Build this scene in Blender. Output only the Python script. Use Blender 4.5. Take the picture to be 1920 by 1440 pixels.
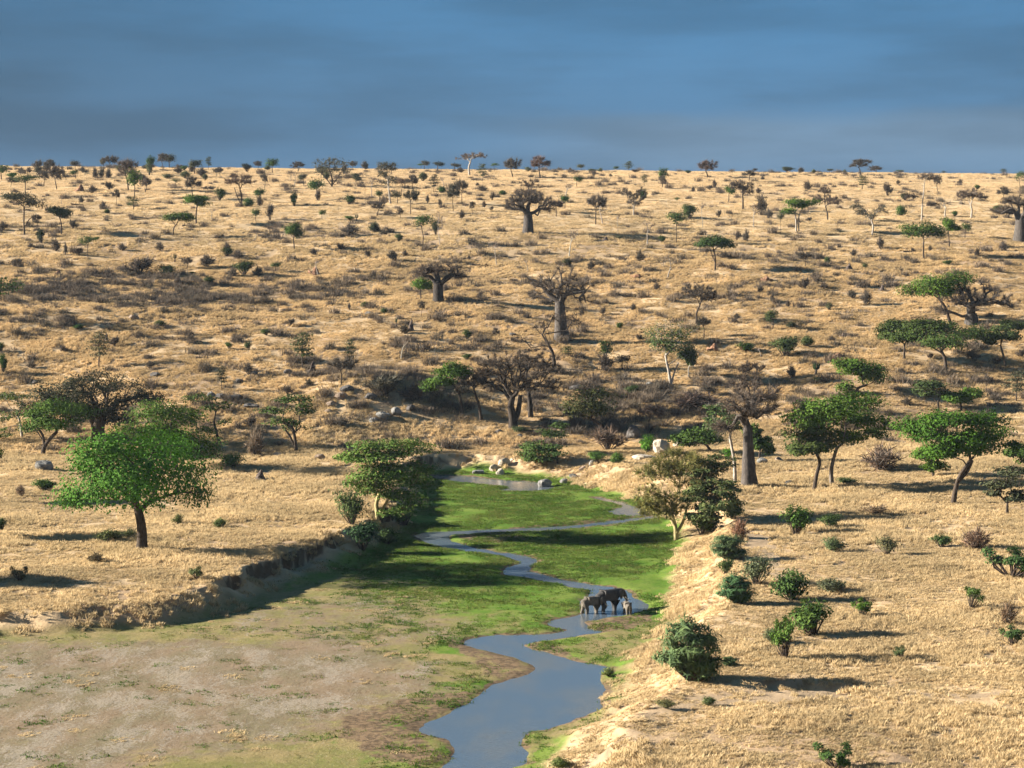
import bpy, math, random
import numpy as np
from mathutils import Vector

# ------------------------------------------------------------------ scene, camera, light
SC = bpy.context.scene
COL = SC.collection
for _o in list(bpy.data.objects):
    bpy.data.objects.remove(_o)
FPX, HORIZON, CAMZ = 4000.0, 420.0, 44.0
PITCH = math.atan((720 - HORIZON) / FPX)
cam_data = bpy.data.cameras.new('camera')
cam_data.sensor_width = 36.0
cam_data.lens = 36.0 * FPX / 1920.0
cam_data.clip_start = 1.0
cam_data.clip_end = 20000.0
cam = bpy.data.objects.new('camera', cam_data)
COL.objects.link(cam)
cam.location = (0, 0, CAMZ)
cam.rotation_euler = (math.pi / 2 - PITCH, 0, 0)
SC.camera = cam

SUN_EL, SUN_AZ = math.radians(19.0), math.radians(-84.0)      # azimuth clockwise from +Y
SUN_DIR = Vector((math.sin(SUN_AZ) * math.cos(SUN_EL), math.cos(SUN_AZ) * math.cos(SUN_EL), math.sin(SUN_EL)))
sun_data = bpy.data.lights.new('sun', 'SUN')
sun_data.energy = 5.0
sun_data.angle = math.radians(0.6)
sun_data.color = (1.0, 0.90, 0.76)
sun = bpy.data.objects.new('sun', sun_data)
COL.objects.link(sun)
sun.rotation_euler = (-SUN_DIR).to_track_quat('-Z', 'Y').to_euler()

world = bpy.data.worlds.new('World')
SC.world = world
world.use_nodes = True


def build_world():
    nt = world.node_tree
    nt.nodes.clear()
    N = nt.nodes.new
    L = nt.links.new
    out = N('ShaderNodeOutputWorld')
    bg = N('ShaderNodeBackground')
    bg.inputs['Strength'].default_value = 0.080
    sky = N('ShaderNodeTexSky')
    sky.sky_type = 'NISHITA'
    sky.sun_disc = False
    sky.sun_elevation = SUN_EL
    sky.sun_rotation = SUN_AZ % (2 * math.pi)
    sky.dust_density = 2.0
    tc = N('ShaderNodeTexCoord')
    sep = N('ShaderNodeSeparateXYZ')
    L(tc.outputs['Generated'], sep.inputs[0])
    # storm cloud deck: broad soft bands, stretched along the horizon
    mp = N('ShaderNodeMapping')
    mp.inputs['Scale'].default_value = (2.2, 2.2, 13.0)
    L(tc.outputs['Generated'], mp.inputs['Vector'])
    n1 = N('ShaderNodeTexNoise')
    n1.inputs['Scale'].default_value = 1.5
    n1.inputs['Detail'].default_value = 3.5
    n1.inputs['Roughness'].default_value = 0.45
    n1.inputs['Distortion'].default_value = 0.4
    L(mp.outputs[0], n1.inputs['Vector'])
    rz = N('ShaderNodeValToRGB')                    # by height above the horizon
    e = rz.color_ramp.elements
    e[0].position = 0.015
    e[0].color = (0.25, 0.57, 1.00, 1)
    e[1].position = 0.20
    e[1].color = (0.15, 0.45, 0.86, 1)
    m = rz.color_ramp.elements.new(0.095)
    m.color = (0.155, 0.50, 0.97, 1)
    L(sep.outputs[2], rz.inputs[0])
    rn = N('ShaderNodeMapRange')
    rn.inputs['From Min'].default_value = 0.33
    rn.inputs['From Max'].default_value = 0.68
    rn.inputs['To Min'].default_value = 0.93
    rn.inputs['To Max'].default_value = 1.16
    L(n1.outputs['Fac'], rn.inputs['Value'])
    # the deck is darker to the west, and a paler bank of cloud lies low in the north-east
    mp2 = N('ShaderNodeMapping')
    mp2.inputs['Scale'].default_value = (5.0, 5.0, 34.0)
    mp2.inputs['Location'].default_value = (3.1, 1.7, 0.4)
    L(tc.outputs['Generated'], mp2.inputs['Vector'])
    n2 = N('ShaderNodeTexNoise')
    n2.inputs['Scale'].default_value = 1.6
    n2.inputs['Detail'].default_value = 6.0
    n2.inputs['Roughness'].default_value = 0.58
    L(mp2.outputs[0], n2.inputs['Vector'])

    def mr(v, a, b, lo, hi, smoothstep=True):
        q = N('ShaderNodeMapRange')
        if smoothstep:
            q.interpolation_type = 'SMOOTHSTEP'
        q.inputs['From Min'].default_value = a
        q.inputs['From Max'].default_value = b
        q.inputs['To Min'].default_value = lo
        q.inputs['To Max'].default_value = hi
        L(v, q.inputs['Value'])
        return q.outputs[0]

    def mth(op, a, b):
        q = N('ShaderNodeMath')
        q.operation = op
        for k, v in enumerate((a, b)):
            if isinstance(v, bpy.types.NodeSocket):
                L(v, q.inputs[k])
            else:
                q.inputs[k].default_value = v
        return q.outputs[0]
    west = mr(sep.outputs[0], -.34, .02, .66, 1.0)
    fine = mr(n2.outputs['Fac'], .30, .70, .86, 1.14)
    ztop = mth('ADD', sep.outputs[2], mth('MULTIPLY', mth('SUBTRACT', n2.outputs['Fac'], .5), .022))
    bank = mth('MULTIPLY', mth('MULTIPLY', mr(ztop, .058, .043, 0, 1), mr(sep.outputs[0], -.06, .10, 0, 1)), mr(sep.outputs[2], .012, .036, .25, 1))
    tot = mth('MULTIPLY', mth('MULTIPLY', rn.outputs[0], west), fine)
    mul = N('ShaderNodeMix')
    mul.data_type = 'RGBA'
    mul.blend_type = 'MULTIPLY'
    mul.inputs[0].default_value = 1.0
    bk = N('ShaderNodeMix')
    bk.data_type = 'RGBA'
    L(mth('MULTIPLY', bank, .95), bk.inputs[0])
    L(rz.outputs[0], bk.inputs[6])
    bk.inputs[7].default_value = (0.40, 0.69, 1.06, 1)
    L(bk.outputs[2], mul.inputs[6])
    L(tot, mul.inputs[7])
    mix = N('ShaderNodeMix')
    mix.data_type = 'RGBA'
    mix.inputs[0].default_value = 0.97
    L(sky.outputs[0], mix.inputs[6])
    L(mul.outputs[2], mix.inputs[7])
    L(mix.outputs[2], bg.inputs['Color'])
    L(bg.outputs[0], out.inputs['Surface'])


build_world()
SC.view_settings.view_transform = 'Standard'
SC.view_settings.look = 'None'
SC.view_settings.gamma = 1.0
SC.view_settings.use_curve_mapping = False
SC.view_settings.exposure = 2.15
SC.cycles.max_bounces = 5
SC.cycles.diffuse_bounces = 2
SC.cycles.glossy_bounces = 2
SC.cycles.transmission_bounces = 2
SC.cycles.transparent_max_bounces = 4
SC.cycles.volume_bounces = 0

# ------------------------------------------------------------------ numpy helpers
FWD = np.array([0, math.cos(PITCH), -math.sin(PITCH)])
UPV = np.array([0, math.sin(PITCH), math.cos(PITCH)])


def px_ray(px, py):
    d = FWD + UPV * ((720.0 - py) / FPX)
    return np.array([(px - 960.0) / FPX, d[1], d[2]])


def px_plane(px, py, z=0.0):
    d = px_ray(px, py)
    t = (z - CAMZ) / d[2]
    return d[0] * t, d[1] * t


def to_px(x, y, z):
    dep = y * FWD[1] + (z - CAMZ) * FWD[2]
    up = y * UPV[1] + (z - CAMZ) * UPV[2]
    return 960 + FPX * x / dep, 720 - FPX * up / dep


def smooth(a, b, x):
    t = np.clip((x - a) / (b - a), 0, 1)
    return t * t * (3 - 2 * t)


def _hash(ix, iy, seed):
    h = (ix.astype(np.int64) * 374761393 + iy.astype(np.int64) * 668265263 + seed * 1442695041) & 0x7fffffff
    h = ((h ^ (h >> 13)) * 1274126177) & 0x7fffffff
    h = h ^ (h >> 16)
    return (h & 0xffff) / 65535.0


def vnoise(x, y, seed=0):
    x0 = np.floor(x)
    y0 = np.floor(y)
    fx = x - x0
    fy = y - y0
    fx = fx * fx * (3 - 2 * fx)
    fy = fy * fy * (3 - 2 * fy)
    a = _hash(x0, y0, seed)
    b = _hash(x0 + 1, y0, seed)
    c = _hash(x0, y0 + 1, seed)
    d = _hash(x0 + 1, y0 + 1, seed)
    return (a * (1 - fx) + b * fx) * (1 - fy) + (c * (1 - fx) + d * fx) * fy


def fbm(x, y, seed=0, octv=3):
    s, a, t = 0.0, 0.5, 0.0
    for k in range(octv):
        s = s + a * vnoise(x * 2 ** k + 17.3 * k, y * 2 ** k - 9.1 * k, seed + k)
        t += a
        a *= 0.5
    return s / t


def sdist(x, y, poly):
    """signed distance to a polygon, negative inside"""
    shp = np.shape(x)
    x = np.ravel(x).astype(float)
    y = np.ravel(y).astype(float)
    best = np.full(x.shape, 1e18)
    inside = np.zeros(x.shape, bool)
    n = len(poly)
    for i in range(n):
        ax, ay = poly[i]
        bx, by = poly[(i + 1) % n]
        ex, ey = bx - ax, by - ay
        L2 = ex * ex + ey * ey + 1e-12
        t = np.clip(((x - ax) * ex + (y - ay) * ey) / L2, 0, 1)
        dx = x - ax - t * ex
        dy = y - ay - t * ey
        best = np.minimum(best, dx * dx + dy * dy)
        if by != ay:
            c = ((ay > y) != (by > y)) & (x < ex * (y - ay) / (by - ay) + ax)
            inside ^= c
    d = np.sqrt(best)
    return np.where(inside, -d, d).reshape(shp)


def near_sd(x, y, poly, pad=14.0):
    """sdist evaluated only near the polygon, a large number elsewhere"""
    x = np.asarray(x, float)
    y = np.asarray(y, float)
    xs = [p[0] for p in poly]
    ys = [p[1] for p in poly]
    m = (x > min(xs) - pad) & (x < max(xs) + pad) & (y > min(ys) - pad) & (y < max(ys) + pad)
    out = np.full(np.shape(x), 99.0)
    if np.ndim(x) == 0:
        return sdist(x, y, poly) if m else np.float64(99.0)
    if m.any():
        out[m] = sdist(x[m], y[m], poly)
    return out


def pxpoly(pts, z=0.0, cuts=2):
    w = [px_plane(a, b, z) for a, b in pts]
    for _ in range(cuts):                                   # corner cutting: soft natural outlines
        o = []
        for i in range(len(w)):
            a, b = w[i], w[(i + 1) % len(w)]
            o.append((a[0] * .75 + b[0] * .25, a[1] * .75 + b[1] * .25))
            o.append((a[0] * .25 + b[0] * .75, a[1] * .25 + b[1] * .75))
        w = o
    return w


BED = pxpoly([(-500, 1540), (-400, 1230), (-150, 1203), (0, 1197), (110, 1195), (200, 1186), (310, 1180), (400, 1160), (470, 1135),
              (540, 1105), (640, 1070), (700, 1040), (750, 1012), (785, 985), (792, 950), (798, 920), (806, 896),
              (830, 884), (900, 886), (960, 892), (1040, 899), (1090, 915), (1150, 930), (1215, 950), (1250, 985),
              (1262, 1020), (1248, 1060), (1240, 1100), (1234, 1140), (1228, 1170), (1190, 1215), (1160, 1250),
              (1140, 1280), (1142, 1315), (1120, 1345), (1050, 1378), (1005, 1402), (1000, 1440), (980, 1540)], cuts=1)
RIVER = [pxpoly([(760, 1540), (810, 1440), (860, 1418), (852, 1395), (770, 1365), (850, 1335), (895, 1310), (912, 1290), (960, 1273),
                 (1006, 1262), (1002, 1250), (970, 1235), (920, 1222), (880, 1215), (868, 1207), (890, 1195), (950, 1190),
                 (1015, 1190), (1064, 1182), (1040, 1176), (1018, 1170), (1045, 1160), (1100, 1152), (1096, 1142), (1080, 1132),
                 (1092, 1122), (1112, 1114), (1105, 1108), (1075, 1101), (1030, 1091), (985, 1083), (938, 1078), (942, 1066), (976, 1055),
                 (960, 1046), (900, 1036), (850, 1030), (800, 1020), (776, 1006), (788, 998), (870, 995), (1000, 990),
                 (1080, 985), (1150, 976), (1235, 966), (1235, 971), (1150, 982), (1080, 991), (1000, 996), (900, 1000), (840, 1004),
                 (838, 1012), (870, 1022), (930, 1034), (985, 1042), (1014, 1050), (1000, 1063), (985, 1071), (1030, 1081),
                 (1080, 1091), (1125, 1099), (1172, 1104), (1186, 1118), (1226, 1138), (1190, 1149), (1160, 1155), (1112, 1162), (1098, 1168), (1104, 1180),
                 (1136, 1185), (1060, 1196), (1000, 1205), (980, 1212), (1010, 1221), (1060, 1232), (1100, 1245),
                 (1155, 1252), (1125, 1275), (1142, 1300), (1125, 1318), (1132, 1330), (1090, 1345), (1040, 1360), (990, 1375),
                 (972, 1390), (985, 1400), (1002, 1412), (985, 1432), (950, 1440), (900, 1540)], cuts=1),
         pxpoly([(800, 890), (870, 892), (930, 900), (1000, 903), (1040, 911), (1040, 917), (990, 922), (925, 920), (962, 915),
                 (915, 908), (860, 904), (815, 897)], cuts=1),
         pxpoly([(1108, 931), (1150, 938), (1185, 947), (1212, 958), (1222, 968), (1180, 968), (1125, 961), (1168, 953), (1162, 946),
                 (1132, 939)], cuts=1)]
PALE = pxpoly([(-300, 1205), (0, 1212), (330, 1196), (560, 1188), (720, 1212), (840, 1240), (890, 1270), (830, 1310), (690, 1360),
               (480, 1400), (350, 1440), (300, 1540), (-300, 1540)])
PALE2 = pxpoly([(250, 1190), (430, 1160), (600, 1092), (760, 1075), (850, 1100), (900, 1190), (850, 1250), (500, 1215)])
MUDDY = [pxpoly([(1095, 1160), (1235, 1150), (1215, 1176), (1130, 1190), (1100, 1184)]),
         pxpoly([(840, 1196), (880, 1210), (990, 1240), (1012, 1262), (930, 1285), (905, 1262), (880, 1235), (830, 1212)]),
         pxpoly([(985, 1205), (1050, 1208), (1080, 1238), (1010, 1222)]),
         pxpoly([(835, 1003), (960, 1000), (1010, 1012), (900, 1024)]),
         pxpoly([(940, 992), (1080, 978), (1200, 965), (1200, 985), (1000, 1002)]),
         pxpoly([(620, 1350), (760, 1310), (900, 1295), (880, 1330), (760, 1375), (860, 1420), (780, 1450), (640, 1400)])]
TRACK = [pxpoly([(1375, 985), (1425, 985), (1470, 1050), (1500, 1095), (1430, 1090), (1400, 1040)], z=3.4),
         pxpoly([(1330, 1300), (1420, 1293), (1540, 1296), (1640, 1300), (1800, 1306), (1960, 1309), (1960, 1318), (1760, 1314), (1600, 1312), (1480, 1318),
                 (1330, 1322), (1240, 1338), (1180, 1352), (1230, 1318)], z=3.4),
         pxpoly([(1060, 1385), (1180, 1360), (1260, 1372), (1150, 1396), (1040, 1412)], z=3.4)]
STEP = pxpoly([(1385, 1278), (1460, 1279), (1560, 1285), (1660, 1290), (1560, 1299), (1440, 1296), (1392, 1288)], z=3.4, cuts=1)

HY = np.array([300, 350, 385, 400, 420, 440, 470, 520, 600, 700, 800, 870, 920, 1000, 1500, 8000.])
HZ = np.array([-5, -2.5, 1.46, 5.0, 9.35, 13.75, 19.9, 28.4, 40.5, 51.9, 60.4, 65.2, 66.8, 67.0, 60.0, 40.])


def _pchip(xk, yk):
    h = np.diff(xk)
    dl = np.diff(yk) / h
    m = np.zeros(len(xk))
    m[0], m[-1] = dl[0], dl[-1]
    for i in range(1, len(xk) - 1):
        if dl[i - 1] * dl[i] > 0:
            w1, w2 = 2 * h[i] + h[i - 1], h[i] + 2 * h[i - 1]
            m[i] = (w1 + w2) / (w1 / dl[i - 1] + w2 / dl[i])

    def f(x):
        x = np.clip(x, xk[0], xk[-1])
        i = np.clip(np.searchsorted(xk, x) - 1, 0, len(xk) - 2)
        t = (x - xk[i]) / h[i]
        t2, t3 = t * t, t * t * t
        return ((2 * t3 - 3 * t2 + 1) * yk[i] + (t3 - 2 * t2 + t) * h[i] * m[i]
                + (-2 * t3 + 3 * t2) * yk[i + 1] + (t3 - t2) * h[i] * m[i + 1])
    return f


hill_f = _pchip(HY, HZ)


def river_sd(x, y):
    d = near_sd(x, y, RIVER[0])
    for p in RIVER[1:]:
        d = np.minimum(d, near_sd(x, y, p))
    return d + (vnoise(x / 1.6, y / 3.0, 71) - .5) * .9 + (vnoise(x / 0.6, y / 1.2, 72) - .5) * .35


def terrain(x, y, detail=True):
    x = np.asarray(x, float)
    y = np.asarray(y, float)
    shift = 16 * smooth(15, 70, x) * (1 - smooth(430, 640, y)) + (fbm(x / 60, y / 60, 3) - .5) * 26 * smooth(330, 420, y) * (1 - smooth(560, 760, y))
    hz = hill_f(y + shift)
    hz = hz - 0.0075 * np.clip(x, -400, 400) * smooth(600, 880, y)
    # knoll with the outcrop, left of the far pond
    hz = hz + 4.2 * np.exp(-(((x + 26) / 14) ** 2 + ((y - 418) / 12) ** 2))
    side = smooth(-7, 7, x - np.interp(y, [160, 200, 250, 300, 340, 370], [-9, -7, -2, 4, 5, 4]))       # 0 left bank, 1 right
    tl = 1.3 + 1.4 * smooth(212, 250, y) + 0.5 * (fbm(x / 18, y / 18, 11) - .5)
    tr = 3.4 + 0.6 * (fbm(x / 16, y / 16, 12) - .5) + 0.012 * np.clip(x - 15, 0, 60)
    ter = tl * (1 - side) + tr * side
    k = 2.2
    hh = np.clip(0.5 + 0.5 * (hz - ter) / k, 0, 1)
    out = ter * (1 - hh) + hz * hh + k * hh * (1 - hh)
    out = out + (fbm(x / 9, y / 9, 5) - .5) * (0.45 + 0.45 * smooth(370, 420, y)) * (1 - .5 * smooth(650, 880, y))
    if detail:
        out = out + (fbm(x / 2.2, y / 2.2, 6, 2) - .5) * 0.30
    out = out - 0.80 * smooth(0.15, -0.40, near_sd(x, y, STEP) + (vnoise(x / 1.5, y / 1.5, 9) - .5) * .6)
    d = near_sd(x, y, BED)
    dn = d + (fbm(x / 4.5, y / 4.5, 21, 3) - .5) * 2.6
    sf = .25 + .62 * smooth(.25, .7, fbm(x / 6, y / 6, 25))
    pl = (1 - sf) * smooth(-0.4, 4.0, dn) + sf * smooth(4.25, 4.7, dn + (vnoise(x / 1.1, y / 1.1, 22) - .5) * .9)
    pr = smooth(-0.6, 9.0, dn + (fbm(x / 3, y / 3, 23) - .5) * 3.0)
    pr = 0.75 * pr + 0.25 * smooth(5.5, 8.0, dn + (fbm(x / 2.5, y / 2.5, 24) - .5) * 3.0)
    P = pl * (1 - side) + pr * side
    rd = river_sd(x, y)
    floor = 0.16 + (fbm(x / 5, y / 5, 31, 3) - .5) * 0.16
    if detail:
        floor = floor + (vnoise(x / .9, y / .9, 32) - .5) * 0.05
    floor = np.maximum(floor, 0.05)
    floor = np.where(rd < 1.6, np.minimum(floor, np.clip(rd * 0.14, -0.35, 1)), floor)
    z = floor * (1 - P) + np.maximum(out, floor) * P
    bl = 40 * (1 - smooth(0, 120, y))
    return np.maximum(z, bl + np.where(y < 130, 0, -50))


def ground_at(px, py, far=1000):
    """the point of the ground seen at a pixel of the 1920 frame"""
    d = px_ray(px, py)
    t = np.arange(150, far, 1.0)
    X, Y, Z = d[0] * t, d[1] * t, CAMZ + d[2] * t
    g = terrain(X, Y, False)
    below = np.nonzero(Z < g)[0]
    if not len(below):
        return None
    i = max(int(below[0]), 1)
    a, b = Z[i - 1] - g[i - 1], Z[i] - g[i]
    tt = t[i - 1] + a / (a - b)
    return np.array([d[0] * tt, d[1] * tt, float(terrain(d[0] * tt, d[1] * tt))])


# ------------------------------------------------------------------ meshes and materials
def mesh_np(name, verts, faces, mats=(), midx=None, attrs=None, smooth_faces=None):
    """faces: list of integer arrays (m,k)"""
    me = bpy.data.meshes.new(name)
    verts = np.asarray(verts, np.float32)
    me.vertices.add(len(verts))
    me.vertices.foreach_set('co', verts.ravel())
    tot = np.concatenate([np.full(len(f), f.shape[1], np.int32) for f in faces])
    lv = np.concatenate([np.asarray(f, np.int32).ravel() for f in faces])
    me.loops.add(len(lv))
    me.loops.foreach_set('vertex_index', lv)
    me.polygons.add(len(tot))
    st = np.zeros(len(tot), np.int32)
    st[1:] = np.cumsum(tot)[:-1]
    me.polygons.foreach_set('loop_start', st)
    me.polygons.foreach_set('loop_total', tot)
    for m in mats:
        me.materials.append(m)
    if midx is not None:
        me.polygons.foreach_set('material_index', np.asarray(midx, np.int32))
    for k, v in (attrs or {}).items():
        a = me.attributes.new(k, 'FLOAT', 'POINT')
        a.data.foreach_set('value', np.asarray(v, np.float32))
    me.update(calc_edges=True)
    if smooth_faces is not None:
        me.polygons.foreach_set('use_smooth', np.broadcast_to(np.asarray(smooth_faces, bool), (len(tot),)).copy())
    me.validate()
    return me


def link(name, me, parent=None, **props):
    o = bpy.data.objects.new(name, me)
    COL.objects.link(o)
    if parent is not None:
        o.parent = parent
    for k, v in props.items():
        o[k] = v
    return o


class NT:
    def __init__(self, name):
        self.m = bpy.data.materials.new(name)
        self.m.use_nodes = True
        self.t = self.m.node_tree
        self.t.nodes.clear()
        self.out = self.t.nodes.new('ShaderNodeOutputMaterial')

    def n(self, typ, **kw):
        nd = self.t.nodes.new(typ)
        for k, v in kw.items():
            setattr(nd, k, v)
        return nd

    def l(self, a, b):
        self.t.links.new(a, b)

    def val(self, sock, v):
        if isinstance(v, bpy.types.NodeSocket):
            self.l(v, sock)
        else:
            sock.default_value = v

    def math(self, op, a, b=0.0, clamp=False):
        nd = self.n('ShaderNodeMath', operation=op, use_clamp=clamp)
        self.val(nd.inputs[0], a)
        self.val(nd.inputs[1], b)
        return nd.outputs[0]

    def mix(self, f, a, b, mode='MIX'):
        nd = self.n('ShaderNodeMix', data_type='RGBA', blend_type=mode)
        self.val(nd.inputs[0], f)
        for s, v in ((nd.inputs[6], a), (nd.inputs[7], b)):
            self.val(s, v if isinstance(v, bpy.types.NodeSocket) else (*v, 1))
        return nd.outputs[2]

    def noise(self, vec, scale, detail=3.0, rough=0.55):
        nd = self.n('ShaderNodeTexNoise')
        nd.inputs['Scale'].default_value = scale
        nd.inputs['Detail'].default_value = detail
        nd.inputs['Roughness'].default_value = rough
        self.l(vec, nd.inputs['Vector'])
        return nd.outputs['Fac']

    def rng(self, v, a, b, lo=0.0, hi=1.0):
        nd = self.n('ShaderNodeMapRange', interpolation_type='SMOOTHSTEP')
        self.val(nd.inputs['Value'], v)
        nd.inputs['From Min'].default_value = a
        nd.inputs['From Max'].default_value = b
        nd.inputs['To Min'].default_value = lo
        nd.inputs['To Max'].default_value = hi
        return nd.outputs['Result']

    def attr(self, name):
        return self.n('ShaderNodeAttribute', attribute_name=name).outputs['Fac']

    def pos(self, sx=1, sy=1, sz=1):
        g = self.n('ShaderNodeNewGeometry')
        mp = self.n('ShaderNodeMapping')
        mp.inputs['Scale'].default_value = (sx, sy, sz)
        self.l(g.outputs['Position'], mp.inputs['Vector'])
        return mp.outputs[0]

    def bsdf(self, col, rough=0.9, spec=0.1, bump=None, bstr=0.5, bdist=0.1):
        b = self.n('ShaderNodeBsdfPrincipled')
        self.val(b.inputs['Base Color'], col if isinstance(col, bpy.types.NodeSocket) else (*col, 1))
        self.val(b.inputs['Roughness'], rough)
        b.inputs['Specular IOR Level'].default_value = spec
        if bump is not None:
            bp = self.n('ShaderNodeBump')
            bp.inputs['Strength'].default_value = bstr
            bp.inputs['Distance'].default_value = bdist
            self.l(bump, bp.inputs['Height'])
            self.l(bp.outputs[0], b.inputs['Normal'])
        return b

    def done(self, sh):
        self.l(sh.outputs[0], self.out.inputs['Surface'])
        return self.m


def mat_ground():
    t = NT('savanna_ground')
    p = t.pos()
    big = t.noise(p, 0.035, 4)
    mid = t.noise(p, 0.25, 4)
    fine = t.noise(p, 1.7, 4, .65)
    tiny = t.noise(p, 6.0, 3, .7)
    # dry soil and thatch under the grass
    c = t.mix(t.rng(mid, .35, .65), (.36, .26, .155), (.48, .36, .22))
    c = t.mix(t.rng(big, .45, .62), c, (.32, .23, .145))
    c = t.mix(t.rng(fine, .56, .72, 0, .6), c, (.20, .14, .085))
    sy = t.n('ShaderNodeSeparateXYZ')
    t.l(p, sy.inputs[0])
    c = t.mix(t.rng(sy.outputs[1], 540, 720, 0, .8), c, t.mix(fine, (.42, .31, .18), (.60, .45, .27)))
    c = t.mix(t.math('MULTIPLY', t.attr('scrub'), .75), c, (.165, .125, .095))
    # bare track
    c = t.mix(t.rng(t.math('ADD', t.attr('dirt'), t.math('MULTIPLY', t.math('SUBTRACT', fine, .5), .7)), .35, .65), c,
              t.mix(fine, (.24, .175, .11), (.36, .275, .185)))
    # river bed: green sward worn to straw, flecked with pale grit and bare mud
    speck = t.noise(t.pos(1, .5, 1), 2.3, 5, .78)
    grit = t.noise(t.pos(1, .6, 1), 4.6, 4, .85)
    g = t.mix(t.rng(mid, .36, .64), (.072, .145, .016), (.128, .180, .034))
    g = t.mix(t.rng(speck, .52, .66, 0, .75), g, (.045, .080, .016))
    g = t.mix(t.rng(grit, .58, .70, 0, .45), g, (.26, .25, .10))
    tan = t.mix(t.rng(mid, .38, .62), (.225, .180, .085), (.160, .152, .055))
    tan = t.mix(t.rng(speck, .50, .66, 0, .8), tan, (.120, .105, .042))
    tan = t.mix(t.rng(grit, .56, .68, 0, .55), tan, (.40, .34, .23))
    gm = t.math('ADD', t.attr('green'), t.math('MULTIPLY', t.math('SUBTRACT', t.noise(t.pos(1, .55, 1), .17, 6, .68), .5), 1.9))
    bed = t.mix(t.rng(gm, .36, .74), tan, g)
    und = t.mix(t.rng(t.noise(t.pos(1, .45, 1), .16, 5, .65), .40, .60), (.192, .146, .098), (.160, .136, .085))
    und = t.mix(t.rng(speck, .50, .64, 0, .75), und, (.125, .085, .050))
    pm = t.math('ADD', t.math('MULTIPLY', t.attr('pale'), .52),
                t.math('MULTIPLY', t.math('SUBTRACT', t.noise(t.pos(1, .45, 1), .26, 6, .72), .5), 2.1))
    cover = t.rng(pm, .20, .80)
    fl = t.math('ADD', t.math('MULTIPLY', t.math('SUBTRACT', grit, .5), 4.6), cover)
    bed = t.mix(t.rng(t.math('ADD', t.math('MULTIPLY', t.attr('pale'), .9), t.math('MULTIPLY', t.math('SUBTRACT', t.noise(p, .4, 5, .7), .5), 1.6)), .35, .75), bed, und)
    bed = t.mix(t.rng(fl, .55, .95, 0, .9), bed, t.mix(speck, (.175, .150, .115), (.325, .285, .23)))
    mudc = t.mix(t.rng(fine, .38, .62), (.085, .062, .040), (.185, .130, .080))
    mudc = t.mix(t.rng(grit, .55, .7, 0, .6), mudc, (.26, .20, .14))
    mm = t.math('ADD', t.math('MULTIPLY', t.attr('mud'), .85), t.math('MULTIPLY', t.math('SUBTRACT', t.noise(t.pos(1, .6, 1), .55, 6, .70), .5), 1.7))
    bed = t.mix(t.rng(mm, .40, .66), bed, mudc)
    c = t.mix(t.attr('bed'), c, bed)
    # raw earth where the bank is steep
    gn = t.n('ShaderNodeNewGeometry')
    sp = t.n('ShaderNodeSeparateXYZ')
    t.l(gn.outputs['Normal'], sp.inputs[0])
    c = t.mix(t.rng(sp.outputs[2], .84, .62), c, t.mix(fine, (.040, .028, .018), (.125, .088, .054)))
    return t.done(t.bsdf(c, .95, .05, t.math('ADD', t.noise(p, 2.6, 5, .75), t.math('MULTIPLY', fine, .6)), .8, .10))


def mat_blade(name, ca, cb, cc, trans=0.35, far=None):
    """grass and leaves that take their colour from a noise over the ground and a tint per blade"""
    t = NT(name)
    p = t.pos()
    oi = t.n('ShaderNodeObjectInfo')
    tint = t.attr('tint')
    k = t.rng(t.noise(p, .09, 4), .35, .65)
    c = t.mix(k, ca, cb)
    if far:                                   # paler, taller straw on the upper slope, browner short sward low on the hill
        sp = t.n('ShaderNodeSeparateXYZ')
        t.l(p, sp.inputs[0])
        yy = t.math('ADD', sp.outputs[1], t.math('MULTIPLY', t.math('SUBTRACT', t.noise(p, .02, 3), .5), 160.0))
        c = t.mix(t.math('MULTIPLY', t.rng(yy, 360, 420), t.rng(yy, 640, 520)), c, far[0], 'MULTIPLY')
        c = t.mix(t.rng(yy, 560, 760), c, far[1])
    c = t.mix(t.rng(t.math('ADD', t.math('MULTIPLY', oi.outputs['Random'], .6), t.math('MULTIPLY', tint, .5)), .55, 1.0), c, cc)
    c = t.mix(t.rng(tint, 0, 1, .0, .45), c, (.95, .90, .78), 'MULTIPLY')
    d = t.n('ShaderNodeBsdfDiffuse')
    t.l(c, d.inputs[0])
    tr = t.n('ShaderNodeBsdfTranslucent')
    t.l(c, tr.inputs[0])
    mx = t.n('ShaderNodeMixShader')
    mx.inputs[0].default_value = trans
    t.l(d.outputs[0], mx.inputs[1])
    t.l(tr.outputs[0], mx.inputs[2])
    return t.done(mx)


def mat_foliage():
    t = NT('leaf')
    oi = t.n('ShaderNodeObjectInfo')
    tint = t.attr('tint')
    base = oi.outputs['Color']
    c = t.mix(t.rng(tint, 0, 1, 0, .8), base, t.mix(1.0, base, (1.9, 1.55, 1.2), 'MULTIPLY'))
    c = t.mix(t.rng(tint, .45, 0.0, 0, .65), c, t.mix(1.0, base, (.5, .58, .6), 'MULTIPLY'))
    d = t.bsdf(c, .75, .08)
    tr = t.n('ShaderNodeBsdfTranslucent')
    t.l(c, tr.inputs[0])
    mx = t.n('ShaderNodeMixShader')
    mx.inputs[0].default_value = .16
    t.l(d.outputs[0], mx.inputs[1])
    t.l(tr.outputs[0], mx.inputs[2])
    return t.done(mx)


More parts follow.
